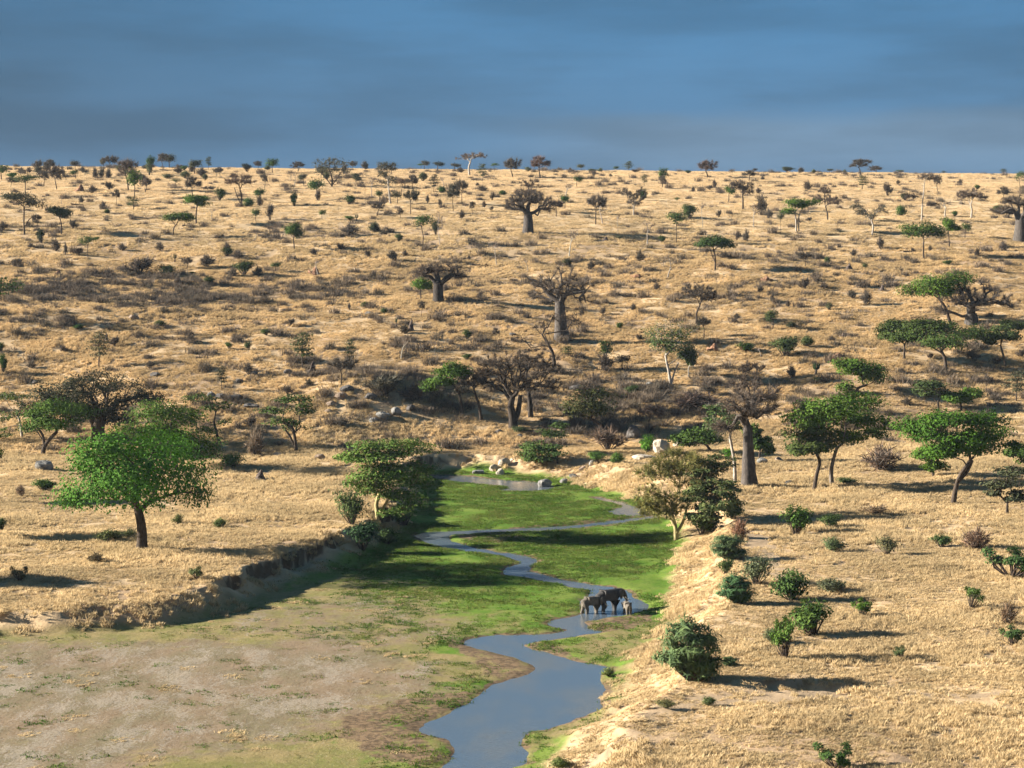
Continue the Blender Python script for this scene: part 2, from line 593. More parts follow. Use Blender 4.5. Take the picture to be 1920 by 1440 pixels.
def mat_bark():
    t = NT('bark')
    oi = t.n('ShaderNodeObjectInfo')
    tc = t.n('ShaderNodeTexCoord')
    mp = t.n('ShaderNodeMapping')
    mp.inputs['Scale'].default_value = (3, 3, .8)
    t.l(tc.outputs['Object'], mp.inputs['Vector'])
    a = t.noise(mp.outputs[0], 1.6, 5, .7)
    base = oi.outputs['Color']
    c = t.mix(t.rng(a, .35, .7), t.mix(1.0, base, (.5, .5, .52), 'MULTIPLY'), t.mix(1.0, base, (1.3, 1.27, 1.2), 'MULTIPLY'))
    return t.done(t.bsdf(c, .9, .1, a, .8, .12))


def mat_rock(name, ca, cb, cc):
    t = NT(name)
    tc = t.n('ShaderNodeTexCoord')
    a = t.noise(tc.outputs['Object'], 1.1, 5, .65)
    b = t.noise(tc.outputs['Object'], 4.0, 5, .7)
    c = t.mix(t.rng(a, .38, .62), ca, cb)
    c = t.mix(t.rng(b, .55, .72, 0, .85), c, cc)
    return t.done(t.bsdf(c, .85, .2, b, .9, .15))


def mat_water():
    t = NT('river_water')
    p = t.pos(1, .45, 1)
    a = t.noise(p, 2.2, 3, .6)
    b = t.noise(t.pos(1, .5, 1), .12, 3, .6)
    c = t.mix(t.rng(b, .4, .62), (.075, .105, .140), (.100, .115, .125))  # base lightened towards blue: part of the bright sky's reflection is painted in
    c = t.mix(t.rng(t.noise(t.pos(.8, .35, 1), 1.1, 5, .7), .58, .74, 0, .55), c, (.085, .080, .062))       # weed and silt just under the surface
    b_ = t.bsdf(c, t.rng(b, .35, .65, .05, .18), .5, t.math('ADD', a, t.math('MULTIPLY', t.noise(t.pos(1, .4, 1), 7.0, 3, .7), .6)), .22, .05)
    b_.inputs['IOR'].default_value = 1.40
    return t.done(b_)


def mat_skin(name, ca, cb):
    t = NT(name)
    tc = t.n('ShaderNodeTexCoord')
    a = t.noise(tc.outputs['Object'], 3.0, 5, .65)
    w = t.noise(tc.outputs['Object'], 14.0, 3, .6)
    return t.done(t.bsdf(t.mix(t.rng(a, .35, .65), ca, cb), .75, .25, t.math('ADD', a, w), .7, .06))


def mat_plain(name, col, rough=.6):
    t = NT(name)
    tc = t.n('ShaderNodeTexCoord')
    a = t.noise(tc.outputs['Object'], 5.0, 3, .6)
    return t.done(t.bsdf(t.mix(a, tuple(v * .75 for v in col), col), rough, .3))


M_GROUND = mat_ground()
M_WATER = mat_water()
M_LEAF = mat_foliage()
M_BARK = mat_bark()
M_GRASS = mat_blade('dry_grass_blade', (.63, .495, .295), (.44, .348, .205), (.42, .32, .19), .42, ((1.0, .94, .88), (.72, .56, .35)))
M_SEDGE = mat_blade('green_grass_blade', (.055, .115, .018), (.100, .155, .030), (.17, .155, .06), .30)
M_SCRUB = mat_blade('scrub_twig', (.120, .100, .085), (.180, .145, .112), (.090, .082, .062), .10)
M_ROCKG = mat_rock('grey_rock', (.13, .13, .125), (.24, .235, .22), (.05, .05, .05))
M_ROCKW = mat_rock('pale_rock', (.33, .285, .22), (.42, .375, .31), (.14, .115, .085))
M_ROCKB = mat_rock('brown_rock', (.17, .13, .10), (.28, .215, .155), (.07, .055, .045))
M_ROCKD = mat_rock('dark_rock', (.06, .056, .055), (.13, .12, .11), (.03, .03, .03))
M_EARTH = mat_rock('termite_earth', (.16, .085, .05), (.22, .125, .075), (.08, .045, .03))
M_EARTHD = mat_rock('dark_termite_earth', (.065, .05, .045), (.11, .085, .07), (.03, .025, .025))

# ------------------------------------------------------------------ the setting
def spaced(knots):
    """knots: (value, spacing at the value) -> coordinates with a spacing that runs between them"""
    out = [knots[0][0]]
    for (a, sa), (b, sb) in zip(knots, knots[1:]):
        v = a
        while True:
            f = (v - a) / (b - a)
            v = v + sa * (1 - f) + sb * f
            if v >= b - 1e-6:
                break
            out.append(v)
        out.append(b)
    return np.array(out)


def build_ground():
    xs = spaced([(-6000, 900), (-700, 80), (-260, 5), (-90, 1.2), (-50, .45), (48, .45), (90, 1.2), (260, 5), (700, 80), (6000, 900)])
    ys = spaced([(-1500, 300), (-40, 10), (130, 4), (155, .7), (300, .65), (395, .9), (470, 1.9), (700, 2.6), (900, 3.4), (1000, 25), (1600, 150), (7500, 900)])
    X, Y = np.meshgrid(xs, ys)
    Z = terrain(X, Y)
    nx, ny = len(xs), len(ys)
    v = np.stack([X, Y, Z], -1).reshape(-1, 3)
    i = np.arange(nx * ny).reshape(ny, nx)
    q = np.stack([i[:-1, :-1], i[:-1, 1:], i[1:, 1:], i[1:, :-1]], -1).reshape(-1, 4)
    bed = smooth(3.0, 0.6, near_sd(X, Y, BED) + (fbm(X / 3, Y / 3, 41) - .5) * 3.2)
    rd = river_sd(X, Y)
    PX, PY = to_px(X, np.maximum(Y, 20), 0 * X)
    green = smooth(1250, 1030, PY) * .75 + .12 + .25 * smooth(700, 1000, PX) * smooth(1300, 1150, PY)
    green = np.maximum(green, .62 * smooth(1330, 1420, PY) * smooth(420, 640, PX))
    green = np.maximum(green, .85 * smooth(5, 1.0, np.abs(rd - 2)) * smooth(-.5, .3, fbm(X / 6, Y / 6, 44) - .62))
    green = green * (1 - .72 * smooth(860, 380, PX + 60 * (fbm(X / 8, Y / 8, 47) - .5)) * smooth(1040, 1110, PY))
    wob = 14 * (fbm(X / 9, Y / 14, 48, 4) - .5)
    pale = smooth(10, -10, near_sd(X, Y, PALE, 30) + wob)
    pale = np.maximum(pale, .62 * smooth(8, -8, near_sd(X, Y, PALE2, 30) + wob))
    mud = smooth(1.5, .1, rd) * (.45 + .7 * fbm(X / 9, Y / 9, 45))
    for m in MUDDY:
        mud = np.maximum(mud, .78 * smooth(1.2, -.8, near_sd(X, Y, m)))
    dirt = np.zeros_like(X)
    for m in TRACK:
        dirt = np.maximum(dirt, smooth(1.0, -1.2, near_sd(X, Y, m)))
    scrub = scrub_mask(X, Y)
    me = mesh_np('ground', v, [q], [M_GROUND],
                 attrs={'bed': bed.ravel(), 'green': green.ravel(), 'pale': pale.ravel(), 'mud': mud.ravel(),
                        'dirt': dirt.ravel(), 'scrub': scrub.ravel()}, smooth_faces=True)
    link('ground', me, kind='structure', label='dry golden savanna hillside, river terraces and green river bed')
    return nx * ny


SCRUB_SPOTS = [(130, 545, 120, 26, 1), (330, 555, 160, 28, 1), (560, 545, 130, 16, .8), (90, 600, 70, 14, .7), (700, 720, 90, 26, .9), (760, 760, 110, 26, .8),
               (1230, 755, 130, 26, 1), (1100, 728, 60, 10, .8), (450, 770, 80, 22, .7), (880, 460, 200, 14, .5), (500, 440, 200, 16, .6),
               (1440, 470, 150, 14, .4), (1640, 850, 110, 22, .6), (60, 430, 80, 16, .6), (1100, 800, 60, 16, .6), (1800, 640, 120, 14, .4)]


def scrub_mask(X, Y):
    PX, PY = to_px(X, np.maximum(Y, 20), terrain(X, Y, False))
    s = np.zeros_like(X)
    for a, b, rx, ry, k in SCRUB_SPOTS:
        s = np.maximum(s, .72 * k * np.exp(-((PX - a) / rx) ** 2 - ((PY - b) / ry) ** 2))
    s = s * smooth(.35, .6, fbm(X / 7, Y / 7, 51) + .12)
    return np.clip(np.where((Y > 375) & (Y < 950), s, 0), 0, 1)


build_ground()
wx, wy = np.meshgrid(np.array([-95., 60.]), np.array([140., 385.]))
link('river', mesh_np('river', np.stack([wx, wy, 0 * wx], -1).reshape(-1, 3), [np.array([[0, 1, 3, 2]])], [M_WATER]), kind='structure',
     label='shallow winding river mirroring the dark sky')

# ------------------------------------------------------------------ plant builders
def nrm(v):
    return v / (np.linalg.norm(v, axis=-1, keepdims=True) + 1e-9)


class Acc:
    """collects pieces of one mesh"""

    def __init__(self):
        self.v, self.q, self.t, self.tint, self.n = [], [], [], [], 0

    def add(self, v, q=None, t=None, tint=.5):
        v = np.asarray(v, float).reshape(-1, 3)
        self.v.append(v)
        self.tint.append(np.broadcast_to(np.asarray(tint, float), (len(v),)))
        if q is not None and len(q):
            self.q.append(np.asarray(q) + self.n)
        if t is not None and len(t):
            self.t.append(np.asarray(t) + self.n)
        self.n += len(v)

    def mesh(self, name, mat, sm=False):
        f = []
        if self.q:
            f.append(np.concatenate(self.q))
        if self.t:
            f.append(np.concatenate(self.t))
        return mesh_np(name, np.concatenate(self.v), f, [mat], attrs={'tint': np.concatenate(self.tint)}, smooth_faces=sm)


def frustums(acc, P0, P1, R0, R1, sides):
    P0, P1 = np.asarray(P0), np.asarray(P1)
    n = len(P0)
    if not n:
        return
    d = nrm(P1 - P0)
    ref = np.where(np.abs(d[:, 2:3]) > .9, [[1., 0, 0]], [[0, 0, 1.]])
    a = nrm(np.cross(d, ref))
    b = np.cross(d, a)
    ang = np.arange(sides) * 2 * np.pi / sides
    ring = a[:, None] * np.cos(ang)[None, :, None] + b[:, None] * np.sin(ang)[None, :, None]
    v = np.concatenate([P0[:, None] + ring * np.asarray(R0)[:, None, None], P1[:, None] + ring * np.asarray(R1)[:, None, None]], 1)
    k = np.arange(sides)
    q1 = np.stack([k, (k + 1) % sides, (k + 1) % sides + sides, k + sides], 1)
    q = (q1[None] + (np.arange(n) * 2 * sides)[:, None, None]).reshape(-1, 4)
    acc.add(v.reshape(-1, 3), q)


def tube(acc, pts, radii, sides=8, flute=0.0, seed=0, cap=True):
    pts = np.asarray(pts, float)
    n = len(pts)
    tan = nrm(np.gradient(pts, axis=0))
    a = nrm(np.cross(tan, np.array([[0., 1., 0.]]) + 0 * tan))
    b = np.cross(tan, a)
    ang = np.arange(sides) * 2 * np.pi / sides
    rr = np.asarray(radii)[:, None] * np.ones((1, sides))
    if flute:
        rnd = np.random.RandomState(seed)
        f = rnd.uniform(-1, 1, sides)
        rr = rr * (1 + flute * (f[None, :] + .5 * rnd.uniform(-1, 1, (n, sides))))
    v = pts[:, None] + (a[:, None] * np.cos(ang)[None, :, None] + b[:, None] * np.sin(ang)[None, :, None]) * rr[..., None]
    i = np.arange(n * sides).reshape(n, sides)
    j = np.roll(i, -1, 1)
    q = np.stack([i[:-1], j[:-1], j[1:], i[1:]], -1).reshape(-1, 4)
    acc.add(v.reshape(-1, 3), q)
    if cap:
        acc.add(np.concatenate([v[-1], pts[-1:]]), None, [[k, (k + 1) % sides, sides] for k in range(sides)])


def densify(pts, step):
    """a smooth curve through the points"""
    p = [np.asarray(q, float) for q in pts]
    if len(p) < 2:
        return np.array(p)
    out = []
    for i in range(len(p) - 1):
        p0, p1, p2, p3 = p[max(i - 1, 0)], p[i], p[i + 1], p[min(i + 2, len(p) - 1)]
        m = max(1, int(np.linalg.norm(p2 - p1) / step))
        for k in range(m):
            t = k / m
            out.append(.5 * ((2 * p1) + (-p0 + p2) * t + (2 * p0 - 5 * p1 + 4 * p2 - p3) * t * t + (-p0 + 3 * p1 - 3 * p2 + p3) * t ** 3))
    out.append(p[-1])
    return np.array(out)


def leaves(acc, C, PR, flat, per, size, rs, up=.8, outw=.5, rand=.7, centre=None, aspect=.55):
    """rhombic leaf sprays spread through flattened pads"""
    n = len(C) * per
    C2, P2 = np.repeat(C, per, 0), np.repeat(PR, per)
    g = rs.normal(0, 1, (n, 3))
    g = g / np.maximum(np.linalg.norm(g, axis=1, keepdims=True), 1e-6) * (rs.uniform(0, 1, (n, 1)) ** .45)
    off = g * P2[:, None] * np.array([1, 1, flat])
    p = C2 + off
    ctr = C.mean(0) if centre is None else np.asarray(centre)
    nn = nrm(np.array([[0, 0, up]]) + outw * nrm(p - ctr) + .4 * g + rand * rs.normal(0, .6, (n, 3)))
    r = rs.normal(0, 1, (n, 3))
    a = nrm(np.cross(nn, r))
    b = np.cross(nn, a)
    s = size * rs.uniform(.6, 1.35, (n, 1))
    v = np.stack([p - a * s * .5, p - b * s * aspect * .5 + nn * s * .08, p + a * s * .5, p + b * s * aspect * .5 + nn * s * .08], 1)
    padt = np.repeat(rs.uniform(0, 1, len(C)), per)
    tint = np.clip(.45 * padt + .55 * rs.uniform(0, 1, n), 0, 1)
    acc.add(v.reshape(-1, 3), np.arange(n * 4).reshape(n, 4), tint=np.repeat(tint, 4))


def twigs(acc, base, dirs, per, length, width, rs, spread=.7, up=.25):
    """thin tapering twigs, two joined slivers each"""
    n = len(base) * per
    p = np.repeat(base, per, 0)
    d = nrm(np.repeat(dirs, per, 0) + spread * rs.normal(0, 1, (n, 3)) + np.array([[0, 0, up]]))
    L = length * rs.uniform(.4, 1.2, (n, 1))
    s = nrm(np.cross(d, rs.normal(0, 1, (n, 3))))
    mid = p + d * L * .5 + s * L * .1
    tip = mid + nrm(d + .5 * rs.normal(0, 1, (n, 3))) * L * .55
    w = width * .5
    v = np.stack([p - s * w, p + s * w, mid + s * w * .7, mid - s * w * .7, tip], 1)
    k = np.arange(n)[:, None] * 5
    tint = np.repeat(rs.uniform(0, 1, n), 5)
    acc.add(v.reshape(-1, 3), k + np.array([[0, 1, 2, 3]]), k + np.array([[3, 2, 4]]), tint)


def skeleton(trunk, attach_from, pads, rs, bias=.55, crook=.10, rise=.06):
    """branches from the trunk to every pad: each pad joins the node that is nearest by length and path"""
    pos = [np.asarray(p, float) for p in trunk]
    par = [-1] + list(range(len(trunk) - 1))
    pl = [0.0] * len(trunk)
    ok = [i >= attach_from for i in range(len(trunk))]
    for i in range(1, len(trunk)):
        if i > attach_from:
            pl[i] = pl[i - 1] + .3 * float(np.linalg.norm(pos[i] - pos[i - 1]))
    fork = pos[-1]
    ends = []
    for c in sorted(range(len(pads)), key=lambda i: float(np.linalg.norm(pads[i] - fork))):
        p = pads[c]
        P = np.array(pos)
        cost = np.linalg.norm(P - p, axis=1) + bias * np.array(pl)
        cost[~np.array(ok)] = 1e9
        cost += np.where(P[:, 2] > p[2] + .5, 1.5, 0)
        j = int(np.argmin(cost))
        q = pos[j]
        L = float(np.linalg.norm(p - q))
        m = 1 if L < 1.2 else (2 if L < 3.5 else 3)
        prev = j
        for k in range(1, m + 1):
            f = k / m
            x = q + (p - q) * f
            if k < m:
                x = x + rs.normal(0, crook, 3) * L + np.array([0, 0, rise * L * math.sin(f * math.pi)])
            pos.append(x)
            par.append(prev)
            pl.append(pl[prev] + L / m)
            ok.append(True)
            prev = len(pos) - 1
        ends.append(prev)
    return np.array(pos), np.array(par), ends


def limb_mesh(acc, pos, par, ends, ntrunk, r_root, r_tip, power=.5):
    n = len(pos)
    cnt = np.zeros(n)
    for e in ends:
        cnt[e] += 1
    for i in range(n - 1, 0, -1):
        cnt[par[i]] += cnt[i]
    tot = max(1.0, len(ends))
    r = np.maximum(r_tip, r_root * (cnt / tot) ** power)
    idx = np.arange(ntrunk, n)
    if not len(idx):
        return r
    p0 = par[idx]
    R1 = r[idx]
    R0 = np.minimum(r[p0], R1 * 1.35)
    for lo, hi, s in ((.16, 99, 7), (.06, .16, 5), (0, .06, 3)):
        m = (R1 >= lo) & (R1 < hi)
        frustums(acc, pos[p0[m]], pos[idx[m]], R0[m], R1[m], s)
    return r


def pads_in(lobes, n, rs):
    """points spread through ellipsoid lobes (cx,cy,cz,rx,ry,rz), more of them near the skin and the top"""
    lob = np.asarray(lobes, float)
    w = (lob[:, 3] * lob[:, 4]) ** .75
    k = np.maximum(2, np.round(n * w / w.sum())).astype(int)
    C, R = [], []
    for (cx, cy, cz, rx, ry, rz), m in zip(lob, k):
        g = rs.normal(0, 1, (m, 3))
        g = g / np.linalg.norm(g, axis=1, keepdims=True) * rs.uniform(.12, 1, (m, 1)) ** .5
        g[:, 2] = np.where(g[:, 2] < -.3, g[:, 2] * .5, g[:, 2])
        C.append(np.stack([cx + g[:, 0] * rx * .88, cy + g[:, 1] * ry * .88, cz + g[:, 2] * rz * .8], 1))
        R.append(np.full(m, (rx * ry) ** .5 / max(1.6, m ** .5) * 2.1))
    return np.concatenate(C), np.concatenate(R)


STYLE = {   # pads, leaves per pad, leaf size, flatness of a pad, upward normal, aspect
    'umbrella': dict(n=84, per=70, size=.46, flat=.50, up=.45, outw=.6, twig=2, tlen=.9, tw=.06),
    'layer': dict(n=84, per=52, size=.46, flat=.28, up=.65, outw=.4, twig=2, tlen=.9, tw=.06),
    'broad': dict(n=90, per=64, size=.52, flat=.95, up=.30, outw=1.0),
    'round': dict(n=44, per=64, size=.46, flat=.8, up=.4, outw=.9, twig=2, tlen=.8, tw=.06),
    'bare': dict(n=85, twig=9, tlen=1.3, tw=.085),
    'baobab': dict(n=64, twig=9, tlen=1.7, tw=.075),
    'mixed': dict(n=75, per=30, size=.46, flat=.6, up=.4, outw=.6, twig=6, tlen=1.0, tw=.08),
}


def tree_meshes(name, style, trunk, radii, lobes, seed, n=None, per=None, size=None, attach=.55, r_root=None, r_tip=.035, twig=None, tlen=None,
                tw=None, power=.5, crook=.10, rise=.06, flute=.06, sides=8, bias=.55, stems=None):
    """(trunk mesh with its limbs, crown mesh) in metres round the tree's foot"""
    rs = np.random.RandomState(seed)
    st = dict(STYLE[style])
    for k, v in (('n', n), ('per', per), ('size', size), ('twig', twig), ('tlen', tlen), ('tw', tw)):
        if v is not None:
            st[k] = v
    tp = densify(trunk, max(.35, float(np.max(radii)) * .6))
    s = np.linspace(0, 1, len(tp))
    rr = np.interp(s, np.linspace(0, 1, len(radii)), radii)
    C, PR = pads_in(lobes, st['n'], rs)
    pos, par, ends = skeleton(tp, int(len(tp) * attach), C, rs, bias, crook, rise)
    ta = Acc()
    tube(ta, tp, rr, sides, flute, seed)
    for extra, er in (stems or []):
        ep = densify(extra, .4)
        tube(ta, ep, np.interp(np.linspace(0, 1, len(ep)), np.linspace(0, 1, len(er)), er), 7, .06, seed + 3)
    limb_mesh(ta, pos, par, ends, len(tp), r_root or rr[-1] * .95, r_tip, power)
    ca = Acc()
    ctr = C.mean(0) - np.array([0, 0, .25 * (C[:, 2].max() - C[:, 2].min() + .5)])
    if st.get('twig'):
        e = np.array(ends)
        mid = pos[par[e]]
        base = np.concatenate([pos[e], .5 * (pos[e] + mid), pos[e]])
        dr = nrm(nrm(pos[e] - mid) + .6 * nrm(pos[e] - ctr))
        dr = np.concatenate([dr, dr, dr])
        twigs(ca if st['twig'] > 2 else ta, base, dr, int(st['twig'] * 1.7), st['tlen'], st['tw'], rs)
    if st.get('per'):
        leaves(ca, C, PR, st['flat'], int(st['per'] * 1.25), st['size'], rs, st['up'], st['outw'], .7, ctr)
    return ta.mesh(name + '_trunk', M_BARK, True), ca.mesh(name + '_crown', M_LEAF)


def bush_meshes(name, style, W, H, seed, n=16, per=50, size=.34, stemr=.05, twig=0, tlen=.8, tw=.04, lobes=None, flat=.8, up=.5, aspect=.55):
    rs = np.random.RandomState(seed)
    if lobes is None:
        lobes = []
        for k in range(rs.randint(3, 6)):
            a, r = rs.uniform(0, 2 * np.pi), rs.uniform(.1, .5)
            z = rs.uniform(.30, .70)
            lobes.append((math.cos(a) * r * W * .5, math.sin(a) * r * W * .5, z * H, W * rs.uniform(.24, .38), W * rs.uniform(.24, .38), H * rs.uniform(.24, .32)))
    C, PR = pads_in(lobes, n, rs)
    sa, ca = Acc(), Acc()
    foot = np.stack([C[:, 0] * .12, C[:, 1] * .12, np.full(len(C), -.1)], 1)
    mid = foot * .4 + C * .6 + rs.normal(0, .05 * W, C.shape)
    mid[:, 2] = np.minimum(mid[:, 2], C[:, 2])
    frustums(sa, foot, mid, np.full(len(C), stemr), np.full(len(C), stemr * .7), 4)
    frustums(sa, mid, C, np.full(len(C), stemr * .7), np.full(len(C), stemr * .35), 3)
    ctr = np.array([0, 0, .3 * H])
    if twig:
        b = np.concatenate([mid, C, .5 * (mid + C)])
        d = nrm(np.concatenate([C - foot] * 3) + .5 * nrm(b - ctr))
        twigs(ca, b, d, int(twig * 1.6), tlen, tw * 1.4, rs)
    if per:
        leaves(ca, C, PR, flat, int(per * 1.5), size, rs, up * .8, .8, .7, ctr, aspect)
    return sa.mesh(name + '_stem', M_BARK, True), ca.mesh(name + '_foliage', M_LEAF)


# ------------------------------------------------------------------ things, with their labels settled at the end
THINGS = []          # dicts: root, px, py (middle in the photo), desc, cat, group, label


def thing(name, parts, loc, desc, cat, at_px, label=None, group=None, scale=(1, 1, 1), rz=0.0, tilt=0.0):
    """parts: (name, mesh, colour) children of an empty at the foot"""
    root = bpy.data.objects.new(name, None)
    COL.objects.link(root)
    root.empty_display_size = .3
    root.location = loc
    root.rotation_euler = (0, tilt, rz)
    root.scale = scale
    for pn, me, colr in parts:
        o = link(pn, me, root)
        if colr is not None:
            o.color = (*colr, 1)
    root['category'] = cat
    if group:
        root['group'] = group
    THINGS.append(dict(o=root, px=at_px[0], py=at_px[1], desc=desc, label=label, h=at_px[2] if len(at_px) > 2 else 20))
    return root


def foot(px, py, back=None):
    """ground point under a foot pixel; past the crest it stands on the plain behind"""
    g = ground_at(px, py) if back is None else None
    if g is None:
        Y = back or 905 + (hash((px, py)) % 30)
        d = px_ray(px, 330)
        x = d[0] / d[1] * Y
        g = np.array([x, Y, float(terrain(x, Y))])
    dep = g[1] * FWD[1] + (g[2] - CAMZ) * FWD[2]
    return g, FPX / dep


GREEN_A = (0.046, 0.096, 0.015)     # bright flat-topped acacia
GREEN_B = (0.035, 0.070, 0.014)     # deeper
GREEN_L = (0.064, 0.106, 0.025)     # fever tree
GREEN_O = (0.048, 0.062, 0.023)     # olive
GREEN_G = (0.065, 0.082, 0.042)     # grey green
GREEN_R = (0.041, 0.120, 0.014)     # big broad leaf
TWIG_G = (0.078, 0.072, 0.065)
TWIG_B = (0.060, 0.045, 0.036)
TWIG_P = (0.114, 0.096, 0.081)
BARK_D = (0.071, 0.056, 0.045)
BARK_G = (0.150, 0.131, 0.116)
BARK_Y = (.34, .29, .15)
BARK_P = (.36, .33, .29)


def hero(name, style, base, trunk, r0, lobes, leafc, barkc, label, short=None, cat='tree', seed=None, back=None, stems=None, **kw):
    """a tree of its own shape: trunk line, base half-width and crown lobes given in pixels of the photo about its foot, stood at its own distance"""
    g, s = foot(*base, back)
    bx, by = base
    rs = np.random.RandomState(seed if seed is not None else abs(int(bx * 7 + by)))
    if back:
        # the hidden foot lies behind the crest
        _, by = to_px(*g)
    W = max(abs(x - bx) + rx for x, y, rx, ry in lobes)
    xs = [x for x, y, rx, ry in lobes]
    cxm = .5 * (min(xs) + max(xs))
    hw = max(1.0, max(abs(x - cxm) + rx for x, y, rx, ry in lobes))

    def m(x, y, d=0.0):
        return np.array([(x - bx) / s, d, (by - y) / s])
    tr = [m(*p, rs.uniform(-.15, .15) * i) for i, p in enumerate(trunk)]
    tr[0][2] -= .25
    if isinstance(r0, (list, tuple)):
        rad = [r / s for r in r0]
    else:
        rad = [r0 * 1.2 / s, r0 * .95 / s, r0 * .84 / s, r0 * .72 / s]
    lb = []
    for x, y, rx, ry in lobes:
        room = hw * math.sqrt(max(0, 1 - ((x - cxm) / (hw * 1.02)) ** 2)) * .62
        d = rs.uniform(-room, room)
        c = m(x, y, d / s)
        rx, ry = rx * 1.12, ry * (1.42 if style == 'umbrella' else 1.12)
        lb.append((c[0], c[1], c[2], rx / s, max(rx * .85, ry * .9) / s, ry / s))
    stm = None
    if stems:
        stm = [([m(*p, .3 * (1 if i % 2 else -1) * (j + 1) * .4) for i, p in enumerate(pts)], [r / s for r in er]) for j, (pts, er) in enumerate(stems)]
    tm, cm = tree_meshes(name, style, tr, rad, lb, abs(int(bx * 13 + by * 3)) % 99991, stems=stm, **kw)
    top = min(y - ry for x, y, rx, ry in lobes)
    T = thing(name, [('trunk', tm, barkc), ('crown', cm, leafc)], tuple(g), label, cat, (bx, .5 * (by + top), by - top), label=label)
    THINGS[-1]['short'] = short
    THINGS[-1]['W'] = W
    return T

# ------------------------------------------------------------------ trees that stand out in the photograph
U, Y_, B_, X_ = 'acacia_tree', 'fever_tree', 'baobab_tree', 'bare_tree'
hero('leafy_tree', 'broad', (265, 1030), [(265, 1030), (266, 1000), (263, 968), (257, 945)], 10,
     [(205, 872, 80, 50), (270, 848, 80, 40), (335, 872, 72, 50), (150, 925, 48, 24), (250, 905, 100, 36), (366, 912, 45, 34), (205, 836, 56, 24),
      (325, 840, 48, 24), (122, 936, 22, 12), (392, 930, 20, 20), (180, 893, 60, 34)], GREEN_R, BARK_D,
     'large round leafy green tree with a dark trunk on the near river terrace', 'large round leafy tree', seed=3, n=210, per=62, size=.42, r_tip=.05,
     stems=[([(262, 962), (275, 945), (288, 935)], [6, 4, 3])])
hero('thorn_tree', 'mixed', (185, 828), [(185, 828), (184, 805), (190, 775)], [16, 12, 11, 9],
     [(130, 733, 60, 26), (200, 720, 72, 28), (250, 748, 45, 22), (180, 765, 70, 20), (280, 750, 22, 12), (88, 750, 28, 14), (215, 785, 40, 14),
      (60, 770, 30, 14)], (0.032, 0.037, 0.021), BARK_D, 'broad dark olive tree with a thick forked trunk at the hill foot', 'broad dark olive tree',
     n=170, per=46, twig=4, stems=[([(184, 815), (175, 790), (165, 775)], [9, 7, 5])])
hero(U, 'umbrella', (330, 880), [(330, 880), (325, 850), (320, 825)], 5,
     [(300, 768, 58, 14), (345, 785, 52, 16), (270, 800, 45, 14), (372, 820, 36, 25), (310, 820, 60, 18), (392, 850, 20, 22), (360, 850, 30, 16)],
     GREEN_A, BARK_D, 'dark green flat-topped acacia half hidden behind the large round leafy tree', 'acacia behind the leafy tree', n=90)
hero(U, 'umbrella', (80, 852), [(80, 852), (83, 838), (95, 822), (108, 808)], 4,
     [(120, 762, 50, 13), (75, 775, 42, 14), (150, 778, 26, 16), (58, 800, 26, 14), (105, 790, 50, 12)], GREEN_A, BARK_D,
     'bright green spreading acacia with a bent leaning trunk beside the grey boulder', 'bent bright green acacia', n=74,
     stems=[([(84, 836), (80, 815), (70, 800)], [3, 2.4, 2])])
hero(Y_, 'layer', (42, 822), [(42, 822), (38, 790), (32, 775)], 2.5, [(25, 745, 36, 10), (12, 780, 24, 14), (50, 760, 18, 10), (4, 812, 20, 14)],
     GREEN_L, BARK_P, 'slender pale-trunked acacia with thin olive sprays at the hill foot', 'slender pale-trunked acacia', n=48, per=22)
hero(Y_, 'layer', (412, 830), [(412, 830), (405, 805), (402, 790)], 2.6, [(375, 745, 36, 10), (410, 760, 30, 12), (425, 790, 16, 16), (358, 775, 16, 10)],
     GREEN_L, BARK_D, 'thin sparse acacia leaning beside the dark rock outcrop at the hill foot', 'thin sparse acacia', n=48, per=18)
hero(U, 'layer', (556, 848), [(556, 848), (553, 820), (549, 802)], 3.3,
     [(540, 750, 44, 9), (510, 768, 24, 8), (555, 773, 32, 10), (525, 790, 30, 8), (552, 803, 24, 9), (580, 757, 16, 5)], (0.038, 0.077, 0.016), BARK_D,
     'layered light green acacia standing alone below the rocky knoll', 'lone layered acacia', n=75, per=26,
     stems=[([(556, 846), (545, 820), (535, 805)], [2.4, 2, 1.6])])
hero(Y_, 'layer', (705, 993), [(705, 993), (708, 970), (706, 945), (712, 925)], 4.5,
     [(722, 832, 72, 9), (695, 853, 60, 8), (772, 848, 44, 13), (745, 872, 64, 14), (772, 905, 44, 22), (662, 860, 34, 6), (790, 872, 26, 16),
      (775, 945, 32, 18), (700, 902, 48, 13), (742, 958, 34, 14), (715, 884, 58, 8), (755, 925, 40, 16), (690, 925, 36, 12), (725, 845, 60, 12), (790, 905, 26, 18), (760, 885, 46, 16)], (.060, .116, .024), BARK_Y,
     'tall layered yellow-barked fever tree on the left edge of the green river bed', 'tall layered fever tree', n=260, per=40, r_tip=.045, r_root=.30,
     stems=[([(706, 975), (720, 950), (732, 930)], [3, 2.6, 2])])
hero(U, 'umbrella', (866, 775), [(866, 775), (863, 748), (856, 728)], 3, [(850, 698, 40, 8), (824, 714, 30, 9), (852, 688, 20, 5), (808, 726, 14, 6)],
     GREEN_A, BARK_D, 'bright green flat acacia crown leaning over beside the dark leafless trees', 'bright acacia beside the dark leafless trees', n=45)
hero(X_, 'mixed', (903, 788), [(903, 788), (898, 760), (892, 742)], 3, [(883, 715, 30, 22), (905, 706, 24, 22), (868, 730, 16, 12)],
     (0.065, 0.059, 0.050), BARK_D, 'small grey leafless tree in front of the bright flat acacia crown', 'small grey leafless tree', n=60, per=4, twig=8, tlen=.9)
